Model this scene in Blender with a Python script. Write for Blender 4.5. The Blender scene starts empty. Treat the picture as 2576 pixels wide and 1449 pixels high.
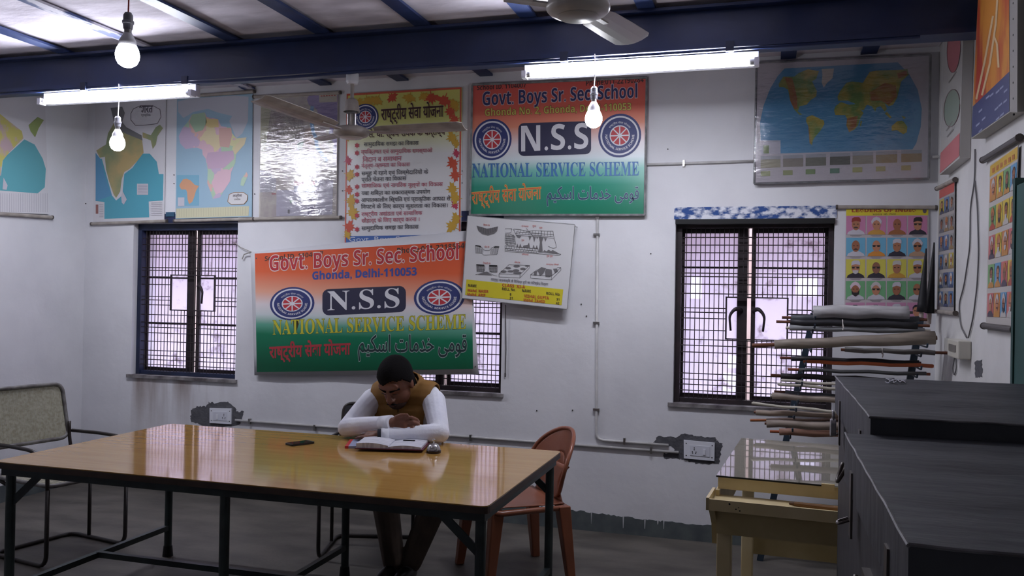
import bpy, bmesh, math, random
from math import sin, cos, pi, radians, sqrt, atan2
from mathutils import Vector, Matrix
from mathutils.geometry import tessellate_polygon
random.seed(7)
scene = bpy.context.scene
COL = scene.collection

# ------------------------------------------------------------------ camera
FOC, YAW, PITCH, ROLL, EYE = 2171.5, .288, .0054, .0175, 1.55
_F = Vector((-sin(YAW)*cos(PITCH), cos(YAW)*cos(PITCH), sin(PITCH)))
_R = _F.cross(Vector((0, 0, 1))).normalized()
_U = _R.cross(_F)
_R, _U = _R*cos(ROLL)+_U*sin(ROLL), _U*cos(ROLL)-_R*sin(ROLL)
cam_data = bpy.data.cameras.new('camera')
cam = bpy.data.objects.new('camera', cam_data)
COL.objects.link(cam)
cam_data.sensor_fit = 'HORIZONTAL'
cam_data.sensor_width = 36.0
cam_data.lens = 36.0*FOC/2576.0
cam_data.clip_start = .05
m = Matrix((_R, _U, -_F)).transposed().to_4x4()
m.translation = Vector((0, 0, EYE))
cam.matrix_world = m
scene.camera = cam

# ------------------------------------------------------------------ sky and exposure
world = bpy.data.worlds.new('sky')
scene.world = world
world.use_nodes = True
_bg = world.node_tree.nodes['Background']
_bg.inputs[0].default_value = (.93, .94, 1.0, 1)
_bg.inputs[1].default_value = 2.6
scene.view_settings.view_transform = 'Standard'
scene.view_settings.look = 'None'
scene.view_settings.gamma = 1
scene.view_settings.exposure = 1.22
scene.view_settings.use_curve_mapping = False
TUBE_POWER = 70.0
BULB_POWER = 32.0

# ------------------------------------------------------------------ measuring the room
# every reading of the photograph becomes a point on a real surface (wall, floor, table) of the room
def ray(x, y):
    return _F + _R*((x-1288.0)/FOC) - _U*((y-724.5)/FOC)
def onY(x, y, Y):
    d = ray(x, y); t = Y/d.y
    return Vector((d.x*t, Y, d.z*t+EYE))
def onX(x, y, X):
    d = ray(x, y); t = X/d.x
    return Vector((X, d.y*t, d.z*t+EYE))
def onZ(x, y, Z):
    d = ray(x, y); t = (Z-EYE)/d.z
    return Vector((d.x*t, d.y*t, Z))
WALL_Y, WALL_R, WALL_L, CEIL, FRONT_Y = 5.58, .95, -5.18, 3.05, -2.2
def back(Y0):
    return lambda x, y, o=0.0: onY(x, y, Y0-o)
def right(X0):
    return lambda x, y, o=0.0: onX(x, y, X0-o)
def left(X0):
    return lambda x, y, o=0.0: onX(x, y, X0+o)

# ------------------------------------------------------------------ materials
def lin(c):
    return tuple(((v/255.0)/12.92 if v/255.0 <= .04045 else ((v/255.0+.055)/1.055)**2.4) for v in c)+(1.0,)
_MC = {}
def mat(name, col, rough=.6, metal=0.0, var=0.0, scale=8.0, bump=0.0, bscale=40.0, stretch=None, col2=None, spec=.5, emit=0.0, coat=0.0, detail=4.0, lo=.35, hi=.65):
    """a procedural material: base colour, optional noise mottling towards col2, optional fine relief"""
    if name in _MC:
        return _MC[name]
    M = bpy.data.materials.new(name); M.use_nodes = True
    nt = M.node_tree; b = nt.nodes['Principled BSDF']
    b.inputs['Base Color'].default_value = lin(col)
    b.inputs['Roughness'].default_value = rough
    b.inputs['Metallic'].default_value = metal
    b.inputs['Specular IOR Level'].default_value = spec
    if coat:
        b.inputs['Coat Weight'].default_value = coat; b.inputs['Coat Roughness'].default_value = .1
    if emit:
        b.inputs['Emission Color'].default_value = lin(col); b.inputs['Emission Strength'].default_value = emit
    tc = nt.nodes.new('ShaderNodeTexCoord')
    src = tc.outputs['Object']
    if stretch:
        mp = nt.nodes.new('ShaderNodeMapping'); mp.inputs['Scale'].default_value = stretch
        nt.links.new(src, mp.inputs['Vector']); src = mp.outputs['Vector']
    if var or col2:
        n = nt.nodes.new('ShaderNodeTexNoise'); n.inputs['Scale'].default_value = scale; n.inputs['Detail'].default_value = detail
        nt.links.new(src, n.inputs['Vector'])
        r = nt.nodes.new('ShaderNodeValToRGB')
        r.color_ramp.elements[0].position = lo; r.color_ramp.elements[1].position = hi
        r.color_ramp.elements[0].color = lin(col)
        c2 = col2 if col2 else tuple(max(0, v*(1-var)) for v in col)
        r.color_ramp.elements[1].color = lin(c2)
        nt.links.new(n.outputs['Fac'], r.inputs['Fac']); nt.links.new(r.outputs['Color'], b.inputs['Base Color'])
    if bump:
        n2 = nt.nodes.new('ShaderNodeTexNoise'); n2.inputs['Scale'].default_value = bscale; n2.inputs['Detail'].default_value = 5
        nt.links.new(src, n2.inputs['Vector'])
        bp = nt.nodes.new('ShaderNodeBump'); bp.inputs['Strength'].default_value = bump; bp.inputs['Distance'].default_value = .01
        nt.links.new(n2.outputs['Fac'], bp.inputs['Height']); nt.links.new(bp.outputs['Normal'], b.inputs['Normal'])
    _MC[name] = M
    return M
def ink(c, rough=.45):
    c = tuple(int(v*.86+21) for v in c)                       # haze mixed into every print colour, muting it towards grey
    return mat('print_%02x%02x%02x' % tuple(int(v) for v in c), c, rough=rough)
def emitter(name, col, strength):
    if name in _MC: return _MC[name]
    M = bpy.data.materials.new(name); M.use_nodes = True
    nt = M.node_tree; nt.nodes.remove(nt.nodes['Principled BSDF'])
    e = nt.nodes.new('ShaderNodeEmission'); e.inputs[0].default_value = lin(col); e.inputs[1].default_value = strength
    nt.links.new(e.outputs[0], nt.nodes['Material Output'].inputs[0]); _MC[name] = M
    return M
def gradient_mat(name, stops, z0, z1, rough=.4):
    """printed colours running down a board from z1 (top) to z0 (bottom)"""
    M = bpy.data.materials.new(name); M.use_nodes = True
    nt = M.node_tree; b = nt.nodes['Principled BSDF']; b.inputs['Roughness'].default_value = rough
    g = nt.nodes.new('ShaderNodeNewGeometry'); s = nt.nodes.new('ShaderNodeSeparateXYZ')
    nt.links.new(g.outputs['Position'], s.inputs[0])
    mr = nt.nodes.new('ShaderNodeMapRange'); mr.inputs[1].default_value = z1; mr.inputs[2].default_value = z0
    nt.links.new(s.outputs['Z'], mr.inputs[0])
    r = nt.nodes.new('ShaderNodeValToRGB')
    while len(r.color_ramp.elements) < len(stops): r.color_ramp.elements.new(.5)
    for e, (p, c) in zip(r.color_ramp.elements, stops):
        e.position = p; e.color = lin(c)
    nt.links.new(mr.outputs[0], r.inputs[0]); nt.links.new(r.outputs[0], b.inputs['Base Color'])
    return M
def cells_mat(name, cols, scale, rough=.45):
    """map print: patches of several tints, like the countries of a wall map"""
    M = bpy.data.materials.new(name); M.use_nodes = True
    nt = M.node_tree; b = nt.nodes['Principled BSDF']; b.inputs['Roughness'].default_value = rough
    tc = nt.nodes.new('ShaderNodeTexCoord')
    nz = nt.nodes.new('ShaderNodeTexNoise'); nz.inputs['Scale'].default_value = scale*1.6
    nt.links.new(tc.outputs['Object'], nz.inputs['Vector'])
    ad = nt.nodes.new('ShaderNodeMixRGB'); ad.inputs[0].default_value = .12
    nt.links.new(tc.outputs['Object'], ad.inputs[1]); nt.links.new(nz.outputs['Color'], ad.inputs[2])
    v = nt.nodes.new('ShaderNodeTexVoronoi'); v.inputs['Scale'].default_value = scale
    nt.links.new(ad.outputs[0], v.inputs['Vector'])
    sp = nt.nodes.new('ShaderNodeSeparateColor'); nt.links.new(v.outputs['Color'], sp.inputs[0])
    r = nt.nodes.new('ShaderNodeValToRGB'); r.color_ramp.interpolation = 'CONSTANT'
    while len(r.color_ramp.elements) < len(cols): r.color_ramp.elements.new(.5)
    for i, e in enumerate(r.color_ramp.elements):
        e.position = i/len(cols); e.color = lin(cols[i])
    nt.links.new(sp.outputs[0], r.inputs[0]); nt.links.new(r.outputs[0], b.inputs['Base Color'])
    return M

# ------------------------------------------------------------------ mesh helpers
def bm_new(): return bmesh.new()
def box(bm, lo, hi, M=None):
    vs = [bm.verts.new((x, y, z)) for z in (lo[2], hi[2]) for y in (lo[1], hi[1]) for x in (lo[0], hi[0])]
    if M:
        for v in vs: v.co = M @ v.co
    for f in ((0,2,3,1), (4,5,7,6), (0,1,5,4), (2,6,7,3), (0,4,6,2), (1,3,7,5)):
        bm.faces.new([vs[i] for i in f])
    return vs
def cyl(bm, a, b, r0, r1=None, seg=12, cap=True):
    a, b = Vector(a), Vector(b); r1 = r0 if r1 is None else r1
    d = (b-a).normalized(); u = d.orthogonal().normalized(); w = d.cross(u)
    A = [bm.verts.new(a+(u*cos(2*pi*i/seg)+w*sin(2*pi*i/seg))*r0) for i in range(seg)]
    B = [bm.verts.new(b+(u*cos(2*pi*i/seg)+w*sin(2*pi*i/seg))*r1) for i in range(seg)]
    for i in range(seg):
        j = (i+1) % seg; bm.faces.new((A[i], A[j], B[j], B[i]))
    if cap:
        bm.faces.new(A[::-1]); bm.faces.new(B)
def round_path(pts, rad, n=5, closed=False):
    P = [Vector(p) for p in pts]; out = []
    N = len(P)
    for i in range(N):
        if not closed and i in (0, N-1): out.append(P[i]); continue
        a, b, c = P[i-1], P[i], P[(i+1) % N]
        r = min(rad, (a-b).length*.49, (c-b).length*.49)
        s, e = b+(a-b).normalized()*r, b+(c-b).normalized()*r
        for k in range(n+1):
            t = k/n; out.append(s*(1-t)**2+b*2*t*(1-t)+e*t*t)
    return out
def tube(bm, pts, r, seg=8, closed=False, rfun=None):
    P = [Vector(p) for p in pts]; N = len(P); rings = []; u = None
    for i in range(N):
        if closed: d = P[(i+1) % N]-P[i-1]
        else: d = P[min(i+1, N-1)]-P[max(i-1, 0)]
        d.normalize()
        u = d.orthogonal().normalized() if u is None else (u-d*u.dot(d)).normalized()
        w = d.cross(u); rr = rfun(i/(N-1)) if rfun else r
        rings.append([bm.verts.new(P[i]+(u*cos(2*pi*k/seg)+w*sin(2*pi*k/seg))*rr) for k in range(seg)])
    for i in range(N if closed else N-1):
        A, B = rings[i], rings[(i+1) % N]
        for k in range(seg):
            bm.faces.new((A[k], A[(k+1) % seg], B[(k+1) % seg], B[k]))
    if not closed:
        bm.faces.new(rings[0][::-1]); bm.faces.new(rings[-1])
def lathe(bm, prof, c=(0, 0, 0), seg=24):
    c = Vector(c); rings = []
    for r, z in prof:
        if r < 1e-5: rings.append([bm.verts.new(c+Vector((0, 0, z)))])
        else: rings.append([bm.verts.new(c+Vector((r*cos(2*pi*k/seg), r*sin(2*pi*k/seg), z))) for k in range(seg)])
    for A, B in zip(rings, rings[1:]):
        for k in range(seg):
            q = (k+1) % seg
            if len(A) == 1 and len(B) == 1: continue
            if len(A) == 1: bm.faces.new((A[0], B[k], B[q]))
            elif len(B) == 1: bm.faces.new((A[k], A[q], B[0]))
            else: bm.faces.new((A[k], A[q], B[q], B[k]))
def slab(bm, pts3, n):
    """a flat outline given thickness along n"""
    A = [bm.verts.new(p) for p in pts3]; B = [bm.verts.new(Vector(p)+Vector(n)) for p in pts3]
    if len(A) <= 4: bm.faces.new(A); bm.faces.new(B[::-1])
    else:
        for q in tessellate_polygon([[Vector(p) for p in pts3]]): bm.faces.new([A[k] for k in q]); bm.faces.new([B[k] for k in q[::-1]])
    for i in range(len(A)):
        j = (i+1) % len(A); bm.faces.new((A[j], A[i], B[i], B[j]))
_LOC = {}
def obj(name, bm, M, parent=None, smooth=False, bevel=0.0, keep=False):
    """link a bmesh as one mesh object; vertices come in world coordinates and are moved into the parent's frame"""
    me = bpy.data.meshes.new(name)
    if isinstance(bm, bmesh.types.BMesh):
        bmesh.ops.recalc_face_normals(bm, faces=bm.faces)
        if parent is not None and not keep: bmesh.ops.translate(bm, verts=bm.verts, vec=-_LOC.get(parent.name, Vector()))
        bm.to_mesh(me); bm.free()
    else: me = bm
    if M:
        for q in (M if isinstance(M, (list, tuple)) else [M]): me.materials.append(q)
    if smooth:
        for p in me.polygons: p.use_smooth = True
    o = bpy.data.objects.new(name, me); COL.objects.link(o); _LOC[o.name] = _LOC.get(parent.name, Vector()) if parent is not None else Vector()
    if parent is not None: o.parent = parent
    if bevel:
        md = o.modifiers.new('bevel', 'BEVEL'); md.width = bevel; md.segments = 2; md.limit_method = 'ANGLE'
    return o
def thing(name, label, cat, loc=(0, 0, 0), group=None):
    o = bpy.data.objects.new(name, None); COL.objects.link(o); o.location = loc; o.empty_display_size = .1
    _LOC[o.name] = Vector(loc); return tag(o, label, cat, group)
def tag(o, label, cat, group=None):
    o['label'] = label; o['category'] = cat
    if group: o['group'] = group
    return o
def struct(o):
    o['kind'] = 'structure'; return o
def boxo(name, lo, hi, M, parent=None, bevel=0.0):
    bm = bm_new(); box(bm, lo, hi); return obj(name, bm, M, parent, bevel=bevel)

# ------------------------------------------------------------------ printing on boards and sheets
LAYER = .0007
def flat(name, parent, pl, polys, M, lay=1, off=0.0, joined=None):
    """printed patches: each outline (read in the photograph) lies on the sheet's own plane; fine line work stays joined"""
    if joined is None: joined = len(polys) > 40 or (len(polys) > 1 and max(max(p[0] for p in q)-min(p[0] for p in q) for q in polys) < 14)
    groups = [polys] if joined else [[q] for q in polys]
    for gi, grp in enumerate(groups):
        bm = bm_new()
        for pi_, pts in enumerate(grp):
            vs = [bm.verts.new(pl(x, y, off+lay*LAYER+.00004*((gi+pi_) % 9))) for x, y in pts]
            for tri in tessellate_polygon([[Vector((x, y, 0)) for x, y in pts]]):
                try: bm.faces.new([vs[k] for k in tri])
                except ValueError: pass
        o = obj(name, bm, M, parent)
        if len(grp) > 1: o['kind'] = 'stuff'
    return o
def stroke_polys(lines, w):
    out = []
    for ln in lines:
        for (x0, y0), (x1, y1) in zip(ln, ln[1:]):
            d = sqrt((x1-x0)**2+(y1-y0)**2) or 1; nx, ny = -(y1-y0)/d*w/2, (x1-x0)/d*w/2
            out.append([(x0+nx, y0+ny), (x1+nx, y1+ny), (x1-nx, y1-ny), (x0-nx, y0-ny)])
    return out
def ell(cx, cy, rx, ry, n=36, a0=0, a1=2*pi, sk=0.0):
    return [(cx+rx*cos(a0+(a1-a0)*i/n), cy+ry*sin(a0+(a1-a0)*i/n)+sk*rx*cos(a0+(a1-a0)*i/n)) for i in range(n)]
def rrect(x0, y0, x1, y1, r, sk=0.0):
    out = []
    for cx, cy, a in ((x1-r, y0+r, -pi/2), (x1-r, y1-r, 0), (x0+r, y1-r, pi/2), (x0+r, y0+r, pi)):
        for k in range(5):
            t = a+pi/2*k/4; out.append((cx+r*cos(t), cy+r*sin(t)+sk*(cx-x0)))
    return out
def devan(s):
    """put the short i sign before its consonant, the order in which it is drawn"""
    out = []
    for ch in s:
        if ch == '\u093f' and out:
            k = len(out)-1
            while k >= 2 and out[k-1] == '\u094d': k -= 2
            out.insert(k, ch)
        else: out.append(ch)
    return ''.join(out)
def serif(s):
    return ''.join(chr(0x1D400+ord(c)-65) if 'A' <= c <= 'Z' else chr(0x1D41A+ord(c)-97) if 'a' <= c <= 'z' else c for c in s)
def bold(s):
    return ''.join(chr(0x1D5D4+ord(c)-65) if 'A' <= c <= 'Z' else chr(0x1D5EE+ord(c)-97) if 'a' <= c <= 'z' else chr(0x1D7EC+ord(c)-48) if '0' <= c <= '9' else c for c in s)
_TC = {}
def glyphs(body, fat):
    k = (body, fat)
    if k not in _TC:
        cu = bpy.data.curves.new('txt', 'FONT'); cu.body = body; cu.size = 1; cu.resolution_u = 2; cu.offset = fat
        ob = bpy.data.objects.new('txt', cu); me = ob.to_mesh()
        vs = [(v.co.x, v.co.y) for v in me.vertices]; fs = [tuple(p.vertices) for p in me.polygons]
        ob.to_mesh_clear(); bpy.data.objects.remove(ob); bpy.data.curves.remove(cu)
        _TC[k] = (vs, fs)
    return _TC[k]
def text(parent, pl, body, A, B, h, M, fat=0.0, lay=3, name='lettering', arc=None, bold_w=0.0, base=None, shear=0.0):
    """lettering from A to B (its foot line), h tall; the glyph box is fitted between them"""
    vs, fs = glyphs(body, 0.0)
    if not vs: return None
    x0, x1 = min(v[0] for v in vs), max(v[0] for v in vs)
    y0, y1 = (min(v[1] for v in vs), max(v[1] for v in vs)) if base is None else (base[0], base[1])
    if fat or bold_w: vs, fs = glyphs(body, fat+bold_w)
    bm = bm_new(); V = []
    for x, y in vs:
        t, s = (x-x0)/(x1-x0), (y-y0)/(y1-y0)
        if arc:
            cx, cy, rx, ry, a0, a1 = arc
            a = a0+(a1-a0)*t
            k = s*h if a1 > a0 else s*h
            q = (1+k) if a1 > a0 else (1-k)+h
            px, py = cx+rx*q*cos(a), cy+ry*q*sin(a)
        else:
            dx, dy = B[0]-A[0], B[1]-A[1]
            px, py = A[0]+dx*t+s*h*shear, A[1]+dy*t-s*h
        V.append((px, py))
    par = list(range(len(V)))                                  # neighbouring letters lie a hair apart, so overlaps stay clean
    def root(i):
        while par[i] != i: par[i] = par[par[i]]; i = par[i]
        return i
    for f in fs:
        for i in f[1:]: par[root(i)] = root(f[0])
    ids = {}
    V = [bm.verts.new(pl(px, py, lay*LAYER+.00005*(ids.setdefault(root(i), len(ids)) % 6))) for i, (px, py) in enumerate(V)]
    for f in fs:
        try: bm.faces.new([V[i] for i in f])
        except ValueError: pass
    return obj(name, bm, M, parent)
def sheet(name, parent, pl, quad, M, thick=.004):
    """a flat board or sheet with its real thickness behind the printed face"""
    bm = bm_new(); A = [pl(x, y, 0) for x, y in quad]
    n = pl(quad[0][0], quad[0][1], -thick)
    nrm = (A[1]-A[0]).cross(A[3]-A[0]).normalized()
    if nrm.dot(A[0]-Vector((0, 0, EYE))) < 0: nrm = -nrm
    slab(bm, A, nrm*thick)
    return obj(name, bm, M, parent)
def rod(name, parent, a, b, r, M, seg=10):
    bm = bm_new(); cyl(bm, a, b, r, seg=seg); return obj(name, bm, M, parent, smooth=False)
# ------------------------------------------------------------------ the room
M_WALL = mat('whitewashed_plaster', (224, 224, 228), rough=.85, col2=(206, 206, 211), scale=1.6, bump=.25, bscale=14, lo=.4, hi=.75)
_nt = M_WALL.node_tree                                       # brown seepage streaks below the left window
_b = _nt.nodes['Principled BSDF']; _src = _b.inputs['Base Color'].links[0].from_socket
_g = _nt.nodes.new('ShaderNodeNewGeometry'); _s = _nt.nodes.new('ShaderNodeSeparateXYZ'); _nt.links.new(_g.outputs['Position'], _s.inputs[0])
_mp = _nt.nodes.new('ShaderNodeMapping'); _mp.inputs['Scale'].default_value = (9, 1, .9); _nt.links.new(_g.outputs['Position'], _mp.inputs['Vector'])
_n = _nt.nodes.new('ShaderNodeTexNoise'); _n.inputs['Scale'].default_value = 1.0; _n.inputs['Detail'].default_value = 6; _nt.links.new(_mp.outputs['Vector'], _n.inputs['Vector'])
def _ramp(src, a, c):
    q = _nt.nodes.new('ShaderNodeMapRange'); q.inputs[1].default_value = a; q.inputs[2].default_value = c; _nt.links.new(src, q.inputs[0]); return q.outputs[0]
def _mul(p, q):
    k = _nt.nodes.new('ShaderNodeMath'); k.operation = 'MULTIPLY'; _nt.links.new(p, k.inputs[0])
    if isinstance(q, float): k.inputs[1].default_value = q
    else: _nt.links.new(q, k.inputs[1])
    return k.outputs[0]
_f = _mul(_mul(_ramp(_n.outputs['Fac'], .42, .68), _ramp(_s.outputs['X'], -3.75, -4.15)), _mul(_ramp(_s.outputs['Z'], .30, .80), _ramp(_s.outputs['Z'], .875, .86)))
_f = _mul(_f, _ramp(_s.outputs['X'], -4.85, -4.65)); _f = _mul(_f, .75)
_mx = _nt.nodes.new('ShaderNodeMixRGB'); _nt.links.new(_f, _mx.inputs[0]); _nt.links.new(_src, _mx.inputs[1]); _mx.inputs[2].default_value = lin((128, 108, 96)); _nt.links.new(_mx.outputs[0], _b.inputs['Base Color'])
M_WALLR = mat('whitewashed_plaster_right', (222, 221, 220), rough=.85, col2=(203, 202, 200), scale=2.2, bump=.25, bscale=14, lo=.4, hi=.75)
M_FLOOR = mat('worn_concrete', (100, 95, 88), rough=.6, col2=(76, 72, 67), scale=2.5, bump=.15, bscale=30, stretch=(1, 2.2, 1))
M_CEIL = mat('limewashed_stone', (222, 216, 226), rough=.9, col2=(182, 176, 186), scale=2.6, bump=.5, bscale=9, stretch=(1, 2.4, 1))
M_BLUE = mat('blue_enamel', (34, 50, 92), rough=.42, col2=(27, 40, 76), scale=3.0, bump=.05, bscale=60)
M_BLUE_D = mat('dark_blue_enamel', (30, 42, 74), rough=.5, col2=(22, 30, 52), scale=6)
M_SOCKET = mat('white_plastic', (226, 228, 236), rough=.35)
M_DARK = mat('dark_hole', (18, 18, 20), rough=.7)
M_IRON = mat('window_iron', (48, 36, 40), rough=.6, col2=(34, 27, 32), scale=20)
M_CEMENT = mat('bare_cement', (96, 96, 101), rough=.95, col2=(80, 80, 86), scale=16, bump=.5, bscale=60)
M_PIPE = mat('painted_conduit', (205, 203, 202), rough=.5, col2=(180, 178, 178), scale=9)
M_WOOD_D = mat('dark_map_rod', (84, 76, 72), rough=.6)

floor = struct(boxo('floor', (WALL_L-.2, FRONT_Y-.2, -.12), (WALL_R+.2, WALL_Y, 0), M_FLOOR))
# ceiling of stone slabs laid between painted steel ribs
ceiling = struct(boxo('ceiling', (WALL_L-.2, FRONT_Y-.2, CEIL+.06), (WALL_R+.2, WALL_Y+.25, CEIL+.14), M_CEIL))
RIBS = [-4.93, -4.31, -3.71, -3.08, -2.48, -1.86, -1.25, -.62, .1, .56]
edges = [WALL_L]+RIBS+[WALL_R]
for i, (a, b) in enumerate(zip(edges, edges[1:])):
    bm = bm_new(); dz = random.uniform(-.006, .006)
    box(bm, (a+.004, FRONT_Y, CEIL+dz), (b-.004, WALL_Y, CEIL+.06))
    obj('stone_slab', bm, M_CEIL, ceiling)
M_RIBW = mat('worn_rib_paint', (196, 194, 205), rough=.7, col2=(44, 62, 112), scale=4, lo=.5, hi=.56, stretch=(3, 1, 1))
M_RIB = mat('rib_paint', (36, 54, 100), rough=.5, col2=(26, 40, 76), scale=5)
for i, x in enumerate(RIBS):
    bm = bm_new(); box(bm, (x-.045, FRONT_Y, CEIL-.028), (x+.045, WALL_Y-.002, CEIL-.014)); box(bm, (x-.006, FRONT_Y, CEIL-.014), (x+.006, WALL_Y-.002, CEIL+.02))
    obj('steel_rib', bm, M_RIBW if i in (2,) else M_RIB, ceiling)

# back wall with its three window openings
WIN = [(-4.72, -3.79), (-2.63, -1.72), (-.57, .385)]
WZ0, WZ1 = .865, 2.035
bm = bm_new()
xs = [WALL_L-.2]+[v for w in WIN for v in w]+[WALL_R+.2]
for i, (a, b) in enumerate(zip(xs, xs[1:])):
    if i % 2 == 0: box(bm, (a, WALL_Y, 0), (b, WALL_Y+.25, CEIL+.06))
    else:
        box(bm, (a, WALL_Y, 0), (b, WALL_Y+.25, WZ0)); box(bm, (a, WALL_Y, WZ1), (b, WALL_Y+.25, CEIL+.06))
bmesh.ops.remove_doubles(bm, verts=bm.verts, dist=.0005)
wall_back = struct(obj('wall_back', bm, M_WALL))
wall_left = struct(boxo('wall_left', (WALL_L-.2, FRONT_Y, 0), (WALL_L, WALL_Y, CEIL+.06), M_WALL))
wall_right = struct(boxo('wall_right', (WALL_R, FRONT_Y, 0), (WALL_R+.2, WALL_Y, CEIL+.06), M_WALLR))
wall_front = struct(boxo('wall_front', (WALL_L-.2, FRONT_Y-.2, 0), (WALL_R+.2, FRONT_Y, CEIL+.06), M_WALL))

# painted skirting band with ragged whitewash drips
M_SKIRT = mat('grey_green_skirting', (92, 100, 100), rough=.8, col2=(74, 80, 84), scale=9)
bm = bm_new(); rnd = random.Random(3)
top = []
x = WALL_L+.01
while x < WALL_R-.02:
    z = .118+.012*sin(x*3.1)
    top.append((x, z+rnd.uniform(-.006, .006)))
    if rnd.random() < .33 and sin(x*2.3+1)+sin(x*5.1) > -.6:
        d = rnd.uniform(.02, .085); w = rnd.uniform(.006, .012)
        top += [(x+.006, z), (x+.006+w*.3, z-d), (x+.006+w*.7, z-d), (x+.006+w, z)]; x += .006+w
    x += rnd.uniform(.008, .03)
top.append((WALL_R-.01, .12))
for (x0, z0), (x1, z1) in zip(top, top[1:]):
    if x1-x0 < 1e-5: continue
    v = [bm.verts.new((px, py, pz)) for px, py, pz in ((x0, WALL_Y-.004, 0), (x1, WALL_Y-.004, 0), (x1, WALL_Y-.004, max(z1, .004)), (x0, WALL_Y-.004, max(z0, .004)))]
    bm.faces.new(v)
bmesh.ops.remove_doubles(bm, verts=bm.verts, dist=.0001)
r = bmesh.ops.extrude_face_region(bm, geom=bm.faces[:]); bmesh.ops.translate(bm, verts=[g for g in r['geom'] if isinstance(g, bmesh.types.BMVert)], vec=(0, .004, 0))
struct(obj('baseboard_back', bm, M_SKIRT))
struct(boxo('baseboard_left', (WALL_L, FRONT_Y, 0), (WALL_L+.004, WALL_Y-.01, .12), M_SKIRT))
struct(boxo('baseboard_right', (WALL_R-.004, FRONT_Y, 0), (WALL_R, WALL_Y-.01, .12), M_SKIRT))

# ------------------------------------------------------------------ windows
def pane_mat():
    M = bpy.data.materials.new('dusty_frosted_pane'); M.use_nodes = True
    nt = M.node_tree; nt.nodes.remove(nt.nodes['Principled BSDF'])
    tc = nt.nodes.new('ShaderNodeTexCoord')
    n = nt.nodes.new('ShaderNodeTexNoise'); n.inputs['Scale'].default_value = 7; n.inputs['Detail'].default_value = 9; n.inputs['Roughness'].default_value = .72
    nt.links.new(tc.outputs['Object'], n.inputs['Vector'])
    r = nt.nodes.new('ShaderNodeValToRGB'); r.color_ramp.elements[0].position = .56; r.color_ramp.elements[1].position = .74
    r.color_ramp.elements[0].color = lin((232, 230, 246)); r.color_ramp.elements[1].color = lin((128, 112, 116))
    nt.links.new(n.outputs['Fac'], r.inputs[0])
    t = nt.nodes.new('ShaderNodeBsdfTranslucent'); nt.links.new(r.outputs[0], t.inputs[0])
    g = nt.nodes.new('ShaderNodeBsdfRefraction'); g.inputs['IOR'].default_value = 1.02; g.inputs['Roughness'].default_value = .16
    nt.links.new(r.outputs[0], g.inputs[0])
    mx = nt.nodes.new('ShaderNodeMixShader'); mx.inputs[0].default_value = .5
    nt.links.new(t.outputs[0], mx.inputs[1]); nt.links.new(g.outputs[0], mx.inputs[2])
    nt.links.new(mx.outputs[0], nt.nodes['Material Output'].inputs[0])
    return M
M_PANE = pane_mat()
M_HATCH = mat('hatch_sheet', (214, 206, 214), rough=.6)
HROWS = [.055, .10, .145, .19, .265, .285, .33, .385, .47, .495, .53, .60, .655, .69, .73, .79, .855, .89, .92, .955]
HALF = {}
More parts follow.
